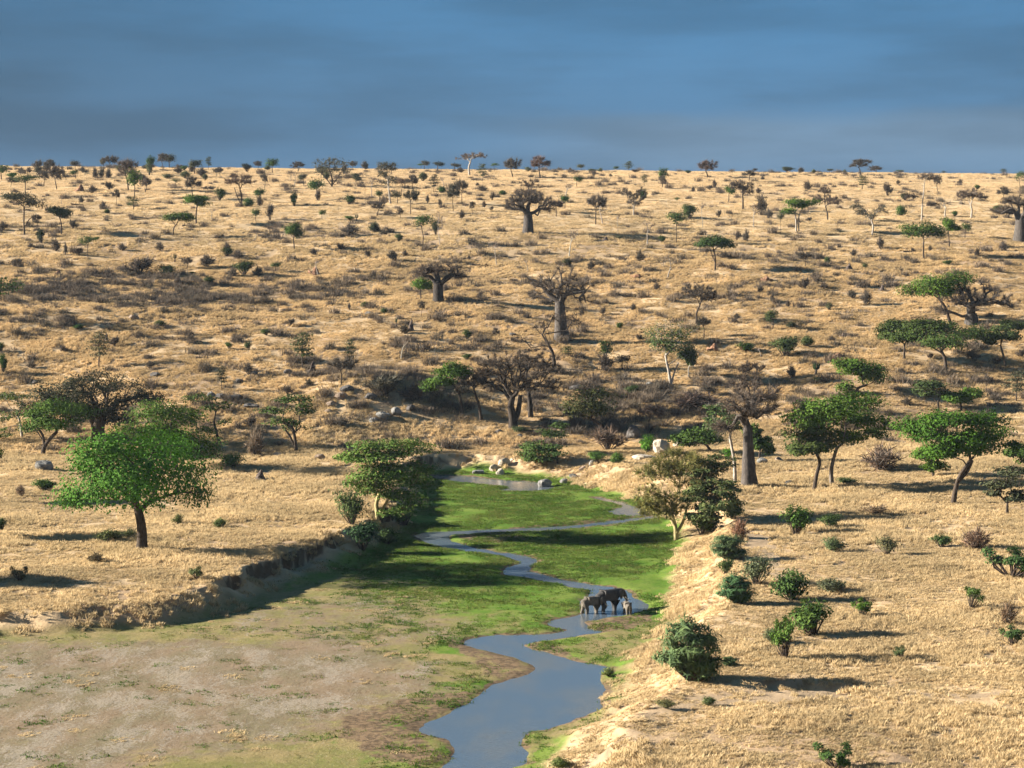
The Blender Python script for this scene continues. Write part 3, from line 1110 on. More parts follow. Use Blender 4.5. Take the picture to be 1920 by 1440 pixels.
hero(X_, 'bare', (963, 803), [(963, 803), (961, 778), (957, 760)], 9,
     [(925, 690, 42, 28), (965, 680, 48, 28), (945, 720, 50, 26), (903, 715, 22, 20), (985, 720, 35, 24)], (0.063, 0.054, 0.045), (0.048, 0.040, 0.034),
     'big dark leafless tree with a stout forked trunk above the far pool', 'big dark forked leafless tree', n=200, twig=10, tlen=.9, tw=.07,
     stems=[([(964, 790), (972, 770), (976, 740)], [6, 5, 4])])
hero(X_, 'bare', (995, 781), [(995, 781), (994, 757), (991, 737)], 5,
     [(1000, 682, 38, 24), (1026, 690, 26, 28), (1000, 715, 40, 22), (1035, 722, 18, 18)], (0.059, 0.051, 0.044), (0.048, 0.040, 0.034),
     'slimmer dark leafless tree behind the stout forked one', 'slimmer dark leafless tree', n=160, twig=10, tlen=.9, tw=.07)
hero(U, 'mixed', (1141, 812), [(1141, 812), (1126, 796), (1108, 785)], 4,
     [(1110, 742, 50, 12), (1085, 756, 32, 11), (1128, 760, 32, 17), (1105, 770, 42, 12), (1072, 774, 20, 8)], GREEN_O, BARK_D,
     'olive acacia on a slanting trunk leaning out over the far river bank', 'slanting olive acacia', n=80, per=30, twig=4, tlen=.8)
hero('leafy_tree', 'layer', (1046, 868), [(1046, 868), (1043, 845)], 2,
     [(1035, 815, 30, 14), (1005, 835, 30, 13), (1030, 843, 40, 12), (990, 852, 18, 8), (1050, 801, 16, 8), (1012, 858, 30, 8)], (0.041, 0.081, 0.021), BARK_D,
     'light green feathery tree growing low on the far pool bank', 'feathery tree by the far pool', n=86, per=36)
for _x, _y, _t, _w in ((-160, 1006, 860, 130), (-300, 1080, 920, 150), (-60, 940, 830, 110)):
    hero(U, 'umbrella', (_x, _y), [(_x, _y), (_x + 3, _y - 40), (_x, _y - 70)], 5,
         [(_x - 30, _t + 25, _w * .36, 11), (_x + 30, _t + 22, _w * .36, 11), (_x, _t + 40, _w * .4, 12)], GREEN_B, BARK_D,
         {-160: 'tall acacia off the left edge whose shadow crosses the near terrace', -300: 'spreading acacia farthest off the left edge, shading the bank top',
          -60: 'acacia just off the left edge level with the low dark green bush'}[_x], None)
hero(B_, 'baobab', (1405, 914), [(1405, 914), (1404, 885), (1403, 850), (1402, 822), (1401, 802)], [18, 14, 12.5, 11.5, 9.5, 8.5],
     [(1420, 742, 46, 24), (1385, 760, 30, 20), (1442, 770, 20, 12), (1350, 800, 22, 8), (1405, 775, 30, 12)], (0.088, 0.077, 0.070), (0.084, 0.074, 0.068),
     'nearest baobab with a thick grey trunk beside the pale slim trees', 'nearest baobab', n=74, r_root=.62, attach=.85, sides=14, flute=.16, crook=.2, rise=.05, bias=.25)
hero(X_, 'bare', (1398, 772), [(1398, 772), (1402, 750), (1405, 735)], 2.6, [(1405, 690, 30, 16), (1400, 718, 36, 18)], (0.062, 0.055, 0.051), BARK_D,
     'leafless tree with a dark round top on the slope behind the nearest baobab', 'leafless tree behind the nearest baobab', n=90, twig=8, tlen=.9)
hero(Y_, 'layer', (1378, 908), [(1378, 908), (1377, 870), (1372, 840), (1368, 820)], 3.4,
     [(1345, 770, 28, 15), (1360, 788, 32, 17), (1340, 800, 26, 13), (1382, 800, 20, 18), (1330, 785, 18, 10)], (0.043, 0.077, 0.028), BARK_P,
     'pale slim tree with light green leaves just left of the nearest baobab', 'pale slim tree', n=75, per=30)
hero(U, 'umbrella', (1338, 850), [(1338, 850), (1326, 836), (1315, 826)], 2.6, [(1308, 814, 40, 10), (1288, 828, 26, 8), (1334, 820, 24, 10)],
     GREEN_B, BARK_D, 'low deep green acacia right behind the white boulder', 'low acacia behind the white boulder', n=45)
hero(U, 'umbrella', (1424, 868), [(1424, 868), (1424, 850)], 2.4, [(1428, 830, 26, 20), (1415, 813, 18, 12), (1440, 846, 12, 14)], GREEN_B, BARK_D,
     'dark green acacia whose crown shows right behind the nearest baobab trunk', 'dark acacia behind the nearest baobab trunk', n=48)
hero(Y_, 'mixed', (1268, 1012), [(1268, 1012), (1266, 988), (1259, 965)], 4.2,
     [(1240, 885, 46, 34), (1218, 930, 32, 34), (1272, 872, 46, 36), (1250, 948, 40, 34), (1290, 915, 32, 46), (1212, 962, 22, 18), (1300, 870, 30, 24)],
     (.105, .112, .040), BARK_Y, 'yellow-barked fever tree with sparse straw-coloured crown on the right river bank', 'sparse yellow fever tree', n=150, per=9, twig=11, tlen=1.5, tw=.06,
     stems=[([(1268, 1000), (1282, 975), (1288, 945)], [3, 2.6, 2]), ([(1267, 990), (1252, 960), (1245, 935)], [3, 2.4, 2])])
hero(Y_, 'layer', (1325, 1003), [(1325, 1003), (1322, 972)], 3,
     [(1330, 885, 38, 26), (1342, 910, 44, 28), (1312, 928, 42, 30), (1345, 940, 38, 26), (1318, 962, 38, 22), (1352, 868, 26, 20)], (.056, .084, .034), BARK_Y,
     'bushy grey-green fever tree behind the sparse yellow one on the right bank', 'bushy grey-green fever tree', n=140, per=50)
hero(U, 'umbrella', (1560, 910), [(1560, 910), (1558, 885), (1562, 860), (1568, 838)], 4,
     [(1545, 758, 60, 12), (1610, 758, 50, 13), (1500, 775, 38, 12), (1630, 790, 36, 14), (1575, 785, 60, 13), (1530, 800, 40, 10), (1645, 810, 20, 10),
      (1592, 820, 40, 11)], GREEN_A, BARK_G, 'wide flat-topped green acacia, the taller and upright one of two side by side', 'wide upright acacia', n=120, per=66)
hero(U, 'umbrella', (1526, 921), [(1526, 921), (1531, 890), (1537, 866), (1530, 850)], 3.8,
     [(1508, 815, 42, 14), (1542, 825, 36, 14), (1488, 840, 26, 9), (1520, 836, 42, 10)], (0.040, 0.065, 0.019), BARK_D,
     'lower thinner olive-green acacia with a bent trunk beside the wide upright one', 'lower bent-trunked acacia', n=60, per=50)
hero(U, 'umbrella', (1787, 945), [(1787, 945), (1792, 915), (1800, 890), (1818, 862)], 4.7,
     [(1770, 788, 72, 14), (1830, 788, 52, 16), (1735, 814, 50, 14), (1870, 820, 38, 15), (1800, 820, 62, 13), (1710, 798, 28, 11), (1760, 842, 42, 12),
      (1842, 840, 38, 10), (1895, 834, 18, 10)], (0.032, 0.084, 0.010), BARK_D, 'big bright umbrella acacia with a curved leaning trunk on the right terrace',
     'big bright umbrella acacia', n=130, per=70, stems=[([(1797, 900), (1812, 885), (1822, 862)], [3.4, 3, 2.4])])
hero(U, 'umbrella', (1751, 893), [(1751, 893), (1745, 865)], 2.4, [(1738, 846, 42, 10), (1750, 872, 22, 13)], GREEN_A, BARK_D,
     'small green acacia half covered by the big bright umbrella acacia', 'small half-covered acacia', n=40)
hero(U, 'umbrella', (1925, 880), [(1925, 880), (1922, 860)], 3, [(1914, 845, 34, 12), (1934, 860, 30, 10)], GREEN_B, BARK_D,
     'green acacia cut by the frame beyond the big bright umbrella acacia', None, n=45)
hero('acacia_tree', 'layer', (1888, 965), [(1888, 965), (1888, 942)], 3, [(1890, 880, 38, 12), (1880, 905, 34, 14), (1906, 930, 28, 14), (1864, 924, 18, 12)],
     (0.045, 0.057, 0.032), BARK_D, 'short grey-green acacia bush-tree near the frame edge on the right terrace', 'short grey-green acacia', n=60, per=40)
hero(U, 'umbrella', (1609, 738), [(1609, 738), (1608, 728), (1626, 721)], 2.6, [(1610, 690, 50, 11), (1640, 706, 32, 13), (1588, 680, 28, 7), (1585, 726, 16, 9)],
     GREEN_A, BARK_D, 'vivid green acacia on the slope above the wide upright one', 'vivid acacia on the slope', n=67)
hero(U, 'layer', (1760, 772), [(1760, 772), (1758, 755)], 2.4, [(1752, 733, 42, 20), (1738, 720, 26, 11)], (0.041, 0.068, 0.025), BARK_D,
     'soft grey-green acacia above the big bright umbrella acacia', 'soft grey-green acacia', n=74, per=36)
hero(U, 'umbrella', (1803, 771), [(1803, 771), (1801, 757)], 2.2, [(1800, 744, 34, 13), (1826, 739, 22, 7)], GREEN_A, BARK_D,
     'small green acacia touching the soft grey-green one', None, n=40)
hero(U, 'umbrella', (1773, 697), [(1773, 697), (1772, 675), (1765, 657)], 3.6,
     [(1770, 617, 56, 11), (1735, 628, 34, 11), (1810, 625, 42, 12), (1842, 632, 22, 10), (1765, 640, 46, 9)], (0.033, 0.062, 0.015), BARK_D,
     'umbrella acacia with a curved trunk in the middle of three below the wide baobab', 'middle umbrella acacia of three', n=86,
     stems=[([(1766, 662), (1755, 655), (1742, 648)], [2, 1.6, 1.2])])
hero(U, 'umbrella', (1695, 674), [(1695, 674), (1696, 645)], 2.3, [(1680, 611, 40, 10), (1716, 608, 26, 8), (1664, 630, 22, 13), (1690, 630, 32, 12)],
     (0.036, 0.061, 0.017), BARK_D, 'straight-trunked umbrella acacia, leftmost of three below the wide baobab', 'straight umbrella acacia', n=70)
hero(U, 'umbrella', (1886, 686), [(1886, 686), (1880, 662), (1876, 648)], 2.2, [(1874, 626, 32, 13), (1906, 611, 24, 8), (1854, 638, 18, 9)],
     (0.036, 0.058, 0.020), BARK_D, 'forked slim acacia, rightmost of three below the wide baobab', 'forked slim acacia', n=59)
hero(B_, 'baobab', (1822, 606), [(1822, 606), (1822, 597), (1821, 588)], [15, 13, 12, 11],
     [(1820, 540, 50, 24), (1788, 556, 32, 22), (1860, 560, 36, 22), (1886, 572, 18, 8), (1774, 580, 22, 8), (1825, 565, 50, 16)], (0.080, 0.074, 0.069), (0.080, 0.074, 0.070),
     'squat wide-crowned grey baobab in front of a vivid flat acacia', 'squat wide baobab', n=150, bias=.3, r_root=1.0, attach=.7, sides=14, flute=.1, crook=.14, rise=.04, twig=8, tlen=1.3)
hero(U, 'umbrella', (1782, 604), [(1782, 604), (1772, 577), (1760, 560)], 3, [(1750, 530, 50, 12), (1796, 521, 34, 10), (1713, 546, 30, 8), (1760, 546, 42, 9)],
     GREEN_A, BARK_D, 'vivid green flat-topped acacia spreading behind the squat wide baobab', 'vivid acacia behind the squat baobab', n=75, back=None)
hero('leafy_tree', 'round', (1258, 722), [(1258, 722), (1254, 697), (1250, 680)], 3,
     [(1245, 625, 40, 22), (1280, 623, 28, 20), (1265, 650, 36, 20), (1224, 645, 18, 15), (1300, 660, 13, 15)], (0.043, 0.077, 0.025), BARK_P,
     'light green round tree with forked pale trunks on the middle slope', 'light green pale-trunked tree', n=70, per=36, size=.4,
     stems=[([(1258, 722), (1264, 700), (1272, 680)], [2, 1.6, 1.3])])
hero('leafy_tree', 'round', (1291, 708), [(1291, 708), (1291, 690)], 1.4, [(1288, 664, 17, 14), (1296, 678, 10, 10)], (0.038, 0.065, 0.022), BARK_P,
     'small pale-stemmed tree joined to the right of the light green pale-trunked tree', None, n=26)
hero(B_, 'baobab', (1053, 638), [(1053, 638), (1051, 612), (1050, 585), (1049, 562)], [17, 12.5, 10.5, 9.5, 8.5],
     [(1050, 521, 40, 20), (1050, 545, 56, 18), (1018, 535, 32, 18), (1086, 540, 30, 20), (1008, 556, 22, 10), (1098, 562, 16, 12)], (0.083, 0.074, 0.066), (0.092, 0.083, 0.078),
     'tall grey baobab with a flared trunk in the centre of the hillside', 'tall central baobab', n=70, bias=.25, r_root=.75, attach=.8, sides=14, flute=.10, crook=.17, rise=.03,
     stems=[([(1049, 566), (1030, 552), (1010, 530), (988, 522)], [7, 4.5, 3, 1.2]), ([(1051, 570), (1068, 545), (1090, 548), (1098, 568)], [6, 4, 2.4, 1])])
hero(X_, 'bare', (1040, 690), [(1040, 690), (1037, 665), (1030, 650)], 3.6,
     [(1058, 600, 36, 18), (1010, 612, 28, 14), (972, 640, 18, 10), (1078, 612, 18, 12), (1005, 655, 24, 12)], (0.065, 0.055, 0.045), BARK_D,
     'crooked dark bare tree in front of the tall central baobab', 'crooked bare tree', n=46, twig=6, tlen=.9, crook=.2, r_tip=.05)
hero(B_, 'baobab', (822, 567), [(822, 567), (822, 550), (822, 532)], [12.5, 10, 9.5, 8.5],
     [(830, 505, 36, 11), (800, 510, 26, 9), (855, 516, 18, 13)], (0.083, 0.074, 0.066), (0.048, 0.043, 0.040),
     'dark-trunked baobab with a small green acacia at its left', 'dark-trunked baobab', n=60, bias=.25, r_root=.8, attach=.75, sides=14, flute=.08, crook=.16, rise=.02,
     stems=[([(821, 540), (808, 520), (795, 518), (788, 506)], [5, 3.5, 2.4, 1]), ([(823, 540), (836, 522), (852, 515), (866, 522)], [5.5, 4, 2.6, 1])])
hero(U, 'umbrella', (790, 562), [(790, 562), (788, 546)], 1.4, [(788, 532, 25, 7), (795, 536, 16, 6)], GREEN_A, BARK_D,
     'small deep green acacia just left of the dark-trunked baobab', 'acacia at the dark-trunked baobab', n=22)
hero(B_, 'baobab', (990, 437), [(990, 437), (991, 420), (990, 402)], [12, 10, 9, 8], [(990, 373, 40, 18), (964, 386, 22, 16), (1026, 388, 22, 20)],
     (0.069, 0.063, 0.059), (0.068, 0.062, 0.060), 'baobab with a dense dark twiggy crown high on the hill', 'high baobab', n=130, r_root=.95, attach=.7, sides=12, flute=.08, crook=.14)
hero(X_, 'bare', (992, 398), [(992, 398), (992, 375), (991, 350)], 1.8, [(990, 346, 20, 11), (988, 361, 26, 8)], (0.074, 0.062, 0.056), BARK_D,
     'cone-shaped twiggy bare tree rising behind the high baobab', 'cone-shaped bare tree', n=60, twig=8, tlen=1.1)
hero(B_, 'baobab', (1914, 451), [(1914, 451), (1915, 430), (1914, 412)], [16, 14, 13, 11], [(1905, 380, 32, 16), (1888, 396, 28, 10), (1930, 385, 28, 16)],
     (0.077, 0.069, 0.061), (0.076, 0.069, 0.064), 'baobab with long reaching limbs cut by the frame edge', 'frame-edge baobab', n=110, r_root=.9, attach=.7, sides=12, flute=.08,
     stems=[([(1912, 425), (1900, 395), (1885, 396), (1876, 402)], [6, 4, 2.6, 1])])
hero(X_, 'mixed', (622, 350), [(622, 350), (623, 338), (621, 328)], 1.7, [(620, 304, 32, 9), (600, 312, 20, 10), (640, 309, 14, 8), (622, 320, 30, 8)],
     (0.059, 0.061, 0.038), BARK_D, 'wide grey-olive acacia breaking the skyline of the hill crest', 'wide skyline acacia', n=60, per=14, twig=6,
     stems=[([(622, 348), (612, 335), (602, 322)], [1.2, 1, .8]), ([(622, 348), (632, 335), (640, 322)], [1.2, 1, .8])])
hero(X_, 'bare', (880, 328), [(880, 328), (879, 314), (882, 304)], 1.8, [(885, 293, 28, 8), (868, 296, 14, 6), (898, 292, 14, 6)], (0.099, 0.087, 0.081), BARK_P,
     'tallest bare pale-trunked tree standing against the sky on the crest', 'tallest skyline tree', n=70, twig=7, tlen=1.1)
hero(X_, 'bare', (1552, 414), [(1552, 414), (1551, 400), (1548, 388)], 1.5, [(1548, 358, 16, 10), (1550, 374, 26, 13), (1560, 380, 18, 9)], (0.077, 0.065, 0.059), BARK_D,
     'twiggy brown tree with a round leafless crown beside the double-trunked acacia', 'round brown leafless tree', n=80, twig=8, tlen=1.0)
hero(U, 'umbrella', (1493, 434), [(1493, 434), (1492, 412), (1490, 398)], 1.5, [(1486, 379, 14, 4), (1510, 380, 20, 5), (1478, 397, 14, 4), (1496, 386, 18, 4)],
     GREEN_A, BARK_P, 'double-trunked flat-topped acacia on the upper slope', 'double-trunked acacia', n=40,
     stems=[([(1498, 434), (1497, 412), (1502, 394)], [1.3, 1.2, 1])])
hero(X_, 'bare', (1307, 604), [(1307, 604), (1306, 588), (1312, 572)], 2, [(1310, 550, 34, 18), (1295, 545, 20, 12), (1330, 560, 18, 9)], (0.068, 0.062, 0.056), BARK_D,
     'grey leafless tree with a dense round twig crown on the middle slope', 'round grey twig tree', n=110, twig=8, tlen=.9)
hero(U, 'umbrella', (1341, 506), [(1341, 506), (1341, 485), (1338, 470)], 1.8, [(1340, 452, 32, 9), (1322, 457, 16, 6), (1360, 459, 14, 7)], (0.031, 0.061, 0.019), BARK_D,
     'solitary flat-topped green acacia with a forked trunk on open slope', 'solitary forked acacia', n=45,
     stems=[([(1341, 492), (1334, 475), (1330, 464)], [1.1, .9, .7]), ([(1340, 480), (1328, 478), (1318, 480)], [.8, .6, .3])])
hero(U, 'umbrella', (1732, 487), [(1732, 487), (1731, 465), (1732, 450)], 1.7, [(1735, 430, 38, 11), (1718, 437, 22, 8), (1758, 436, 20, 10)], GREEN_B, BARK_D,
     'dense deep green flat acacia with a thin straight trunk on the upper slope', 'dense flat acacia', n=42)
hero(U, 'umbrella', (1780, 463), [(1780, 463), (1779, 448), (1777, 436)], 1.2, [(1775, 418, 14, 8), (1785, 427, 14, 6)], GREEN_A, BARK_D,
     'light green thin acacia touching the dense flat acacia', None, n=22)
hero(X_, 'mixed', (1635, 441), [(1635, 441), (1637, 425), (1634, 415)], 1.8, [(1618, 395, 16, 8), (1628, 405, 12, 10), (1650, 395, 18, 10), (1604, 388, 10, 6)],
     (0.066, 0.069, 0.052), (0.336, 0.304, 0.272), 'white-barked forked tree, nearly leafless, on the upper slope', 'white-barked forked tree', n=44, per=8, twig=5, crook=.16)
hero(X_, 'bare', (452, 384), [(452, 384), (453, 366), (450, 356)], 1.7, [(450, 338, 28, 12), (436, 342, 16, 8), (466, 340, 16, 10)], (0.102, 0.081, 0.069), BARK_D,
     'pinkish-brown leafless tree with a wide fan crown near the crest', 'pinkish fan-crowned tree', n=80, twig=7,
     stems=[([(452, 384), (444, 366), (440, 352)], [1.1, .9, .7])])
hero(U, 'umbrella', (368, 421), [(368, 421), (368, 400), (370, 386)], 1.5, [(368, 373, 22, 8), (380, 380, 13, 9), (358, 376, 13, 8)], GREEN_A, BARK_D,
     'bright green umbrella acacia with a straight dark trunk on the upper slope', 'straight-trunked green acacia', n=40)
hero(U, 'umbrella', (324, 442), [(324, 442), (326, 428), (332, 420)], 1.3, [(335, 407, 27, 5), (320, 408, 14, 5), (348, 410, 12, 5)], GREEN_B, BARK_D,
     'low flat green acacia on a leaning trunk, downhill of the straight-trunked one', 'low leaning flat acacia', n=28)
hero('leafy_tree', 'round', (552, 469), [(552, 469), (551, 455), (550, 446)], 1.2, [(548, 432, 19, 10), (552, 424, 9, 6), (560, 438, 9, 6)], GREEN_B, BARK_D,
     'small dense green lollipop tree with a thin stem in open grass', 'green lollipop tree', n=26)
hero(U, 'umbrella', (46, 440), [(46, 440), (45, 415), (46, 395)], 1.7, [(40, 370, 38, 5), (62, 378, 28, 7), (70, 388, 14, 10), (25, 368, 22, 4)], (0.031, 0.038, 0.022), BARK_D,
     'dark flat-topped acacia with a side trunk at the far left of the hill', 'dark flat acacia', n=59, per=34,
     stems=[([(48, 425), (55, 412), (64, 406)], [1.1, .9, .7])])
hero(U, 'umbrella', (115, 440), [(115, 440), (115, 420), (113, 408)], 1.4, [(115, 396, 22, 6), (122, 402, 14, 6), (104, 394, 12, 4)], (0.025, 0.041, 0.017), BARK_D,
     'small dark green umbrella acacia right beside the dark flat acacia', 'small dark umbrella acacia', n=28)
hero(X_, 'mixed', (1188, 405), [(1188, 405), (1188, 392)], 1.6, [(1188, 376, 20, 18), (1176, 362, 12, 10), (1200, 362, 12, 12)], (0.071, 0.065, 0.059), BARK_P,
     'grey vase-shaped thicket tree right of the high baobab', 'grey vase-shaped tree', n=70, per=5, twig=8)
hero(X_, 'bare', (1393, 393), [(1393, 393), (1393, 375), (1392, 365)], 1.7, [(1392, 350, 20, 13), (1402, 358, 12, 9), (1380, 346, 10, 7)], (0.077, 0.069, 0.065), BARK_D,
     'grey leafless tree beside a dense green ball tree near the crest', 'grey tree by the green ball tree', n=70, twig=8)
hero(X_, 'bare', (1821, 409), [(1821, 409), (1822, 394), (1820, 385)], 1.8, [(1822, 365, 26, 12), (1808, 368, 14, 9), (1838, 370, 12, 8)], (0.087, 0.073, 0.065), BARK_P,
     'brownish leafless tree with a broad fan crown near the frame edge', 'broad fan-crowned tree', n=80, twig=7)
hero(X_, 'bare', (1728, 415), [(1728, 415), (1729, 385), (1731, 360), (1732, 345)], 1.3, [(1738, 333, 18, 9), (1710, 368, 14, 7), (1745, 382, 12, 6)], (0.081, 0.071, 0.062), BARK_P,
     'tall crooked bare tree whose thin top touches the sky', 'tall crooked bare tree', n=67, twig=7, attach=.3, crook=.15)
hero(U, 'mixed', (732, 382), [(732, 382), (729, 355), (727, 335)], 1.6, [(726, 311, 20, 8), (716, 316, 10, 6), (728, 340, 16, 12), (722, 328, 14, 8)],
     (0.053, 0.055, 0.037), BARK_P, 'tall pale-trunked acacia whose dark crown breaks the skyline', 'tall pale-trunked skyline acacia', n=60, per=14, twig=6)

# ------------------------------------------------------------------ kinds that repeat: a few bodies each, every plant a thing of its own
LIB = {}


def lib(kind, variants):
    LIB[kind] = variants


def make_library():
    R = random.Random(5)

    def umb(k):
        H, W = 8.0, 9.0
        rs = np.random.RandomState(100 + k)
        lb = [(0, 0, 6.9, 3.9, 3.6, .75)]
        for i in range(4):
            a = i * 1.57 + rs.uniform(-.5, .5)
            lb.append((math.cos(a) * 2.6, math.sin(a) * 2.4, rs.uniform(5.4, 6.9), 1.9, 1.8, .6))
        return (*tree_meshes('acacia', 'umbrella', [(0, 0, -.3), (.1, 0, 2), (.3 * (k - 1), .1, 3.6), (.5 * (k - 1), 0, 4.6)], [.24, .17, .15, .13], lb, 200 + k, n=26, per=26), H, W)

    def lay(k):
        H, W = 7.0, 6.0
        rs = np.random.RandomState(120 + k)
        lb = [(rs.uniform(-.6, .6), rs.uniform(-.6, .6), z, r, r, .42) for z, r in ((2.6, 1.7), (3.7, 2.5), (4.8, 2.7), (5.8, 2.3), (6.6, 1.4))]
        return (*tree_meshes('layered', 'layer', [(0, 0, -.3), (.1, 0, 1.5), (.2, .1, 3), (.1, 0, 4.4)], [.2, .15, .12, .08], lb, 220 + k, n=34, per=20, attach=.3), H, W)

    def lol(k):
        H, W = 6.0, 5.0
        rs = np.random.RandomState(140 + k)
        lb = [(0, 0, 4.4, 2.0, 2.0, 1.2)] + [(rs.uniform(-1.2, 1.2), rs.uniform(-1, 1), rs.uniform(3.4, 5), 1.4, 1.4, .8) for _ in range(3)]
        return (*tree_meshes('small', 'round', [(0, 0, -.3), (.1, 0, 1.3), (.1, .1, 2.8)], [.17, .13, .1], lb, 240 + k, n=22, per=26, attach=.5), H, W)

    def twg(k):
        H, W = 7.0, 6.0
        rs = np.random.RandomState(160 + k)
        lb = [(0, 0, 4.6, 2.7, 2.4, 2.0)] + [(rs.uniform(-1.7, 1.7), rs.uniform(-1.4, 1.4), rs.uniform(3.2, 6), 1.6, 1.5, 1.1) for _ in range(3)]
        return (*tree_meshes('twiggy', 'bare', [(0, 0, -.3), (.15 * (k - 1), 0, 1.3), (.3 * (k - 1), .1, 2.4)], [.2, .15, .12], lb, 260 + k, n=48, twig=8, tlen=1.3, tw=.09), H, W)

    def dead(k):
        H, W = 7.0, 5.0
        rs = np.random.RandomState(180 + k)
        lb = [(rs.uniform(-1.6, 1.6), rs.uniform(-1, 1), rs.uniform(4.2, 6.3), 1.3, 1.2, 1.0) for _ in range(4)]
        return (*tree_meshes('dead', 'bare', [(0, 0, -.3), (.2 * (k - 1), 0, 1.6), (.5 * (k - 1), .1, 3.2)], [.2, .15, .11], lb, 280 + k, n=15, twig=3, tlen=1.1, tw=.05, crook=.2, attach=.4, r_tip=.05), H, W)

    def gbush(k):
        W, H = 4.0, 3.0
        return (*bush_meshes('green', '', W, H, 300 + k, n=34, per=20, size=.32, stemr=.05, twig=4, tlen=.8, tw=.04, flat=.6), H, W)

    def wbush(k):
        W, H = 4.0, 2.8
        return (*bush_meshes('twig', '', W, H, 320 + k, n=22, per=0, stemr=.05, twig=7, tlen=1.1, tw=.07), H, W)

    def mbush(k):
        W, H = 4.0, 3.0
        return (*bush_meshes('mixed', '', W, H, 340 + k, n=24, per=22, size=.28, stemr=.05, twig=5, tlen=.8, tw=.05), H, W)

    def flatbush(k):
        W, H = 5.0, 4.0
        rs = np.random.RandomState(360 + k)
        lb = [(-.2, 0, 2.0, 2.2, 1.9, 1.0), (-.7, .2, 2.9, 1.4, 1.3, .7), (.3, -.2, 2.6, 1.5, 1.4, .8), (.7, .1, .95, 1.6, 1.5, .6), (-1.1, -.3, 1.3, 1.2, 1.2, .5), (.2, .3, .6, 1.7, 1.5, .45)]
        return (*bush_meshes('flat', '', W, H, 360 + k, n=96, per=26, size=.68, stemr=.05, lobes=lb, flat=.30, up=.9, aspect=.15, twig=2, tlen=.9, tw=.035), H, W)

    def shootbush(k):
        W, H = 4.0, 2.6
        rs = np.random.RandomState(380 + k)
        lb = []
        for i in range(9):
            a, r = rs.uniform(0, 6.28), rs.uniform(.5, 1.7)
            lb.append((math.cos(a) * r, math.sin(a) * r, rs.uniform(1.0, 2.3), .42, .42, .38))
        return (*bush_meshes('shoots', '', W, H, 380 + k, n=30, per=34, size=.26, stemr=.06, lobes=lb), H, W)
    for kind, fn, m in (('umb', umb, 3), ('lay', lay, 3), ('lol', lol, 3), ('twig', twg, 4), ('dead', dead, 4), ('gbush', gbush, 4), ('wbush', wbush, 4),
                        ('mbush', mbush, 3), ('flat', flatbush, 3), ('shoot', shootbush, 3)):
        lib(kind, [fn(k) for k in range(m)])


make_library()
KIND = {   # object name, category, part names, colour, trunk colour, words, group
    'umb': ('acacia_tree', 'tree', ('trunk', 'crown'), GREEN_B, BARK_D, 'flat-topped green acacia', 'small acacias scattered over the hillside'),
    'lay': ('acacia_tree', 'tree', ('trunk', 'crown'), (0.043, 0.059, 0.026), BARK_D, 'layered grey-green acacia', 'small acacias scattered over the hillside'),
    'lol': ('leafy_tree', 'tree', ('trunk', 'crown'), GREEN_B, BARK_D, 'round-crowned green tree', 'small leafy trees scattered over the hillside'),
    'twig': ('bare_tree', 'tree', ('trunk', 'crown'), TWIG_G, BARK_D, 'grey leafless twiggy tree', 'leafless trees scattered over the hillside'),
    'dead': ('dead_tree', 'tree', ('trunk', 'crown'), TWIG_P, BARK_P, 'pale dead tree with bare branches', 'dead trees on the hillside'),
    'gbush': ('leafy_bush', 'bush', ('stem', 'foliage'), GREEN_B, BARK_D, 'green leafy bush', 'green bushes in the dry grass'),
    'wbush': ('thorn_bush', 'bush', ('stem', 'foliage'), TWIG_G, BARK_D, 'grey leafless thorn bush', 'leafless thorn bushes in the dry grass'),
    'mbush': ('scrub_bush', 'bush', ('stem', 'foliage'), GREEN_G, BARK_D, 'grey-green scrubby bush', 'grey-green bushes in the dry grass'),
    'flat': ('acacia_bush', 'bush', ('stem', 'foliage'), (.058, .098, .044), BARK_D, 'dark layered acacia bush', 'acacia bushes on the right bank'),
    'shoot': ('shrub', 'bush', ('stem', 'foliage'), GREEN_A, BARK_D, 'open shrub with upright leafy shoots', 'open shrubs in the dry grass'),
}
RND = random.Random(11)
COUNT = {}


def plant(kind, px, py, top, w, col=None, words=None, label=None, bark=None, short=None, back=None, squash=1.0):
    nm, cat, pn, c0, b0, wd, grp = KIND[kind]
    v = LIB[kind]
    COUNT[kind] = COUNT.get(kind, 0) + 1
    a, b, H, W = v[COUNT[kind] % len(v)]
    g, s = foot(px, py, back)
    h = max(py - top, 4) / s
    sx = w / s / W * 1.08
    sz = h / H * 1.04
    sy = min(max(sx, .55 * sz), 1.9 * sz) * RND.uniform(.85, 1.1)
    def j(c):
        f = RND.uniform(.84, 1.18)
        return tuple(max(.01, x * f * RND.uniform(.97, 1.03)) for x in c)
    o = thing(nm, [(pn[0], a, j(bark or b0)), (pn[1], b, j(col or c0))], tuple(g), words or wd, cat, (px, py, py - top), label, grp, (sx, sy, sz), 0.0)
    o.rotation_euler = (0, 0, RND.choice([0, math.pi]) + RND.uniform(-.35, .35))
    if short:
        THINGS[-1]['short'] = short
    THINGS[-1]['kind'] = kind
    return o


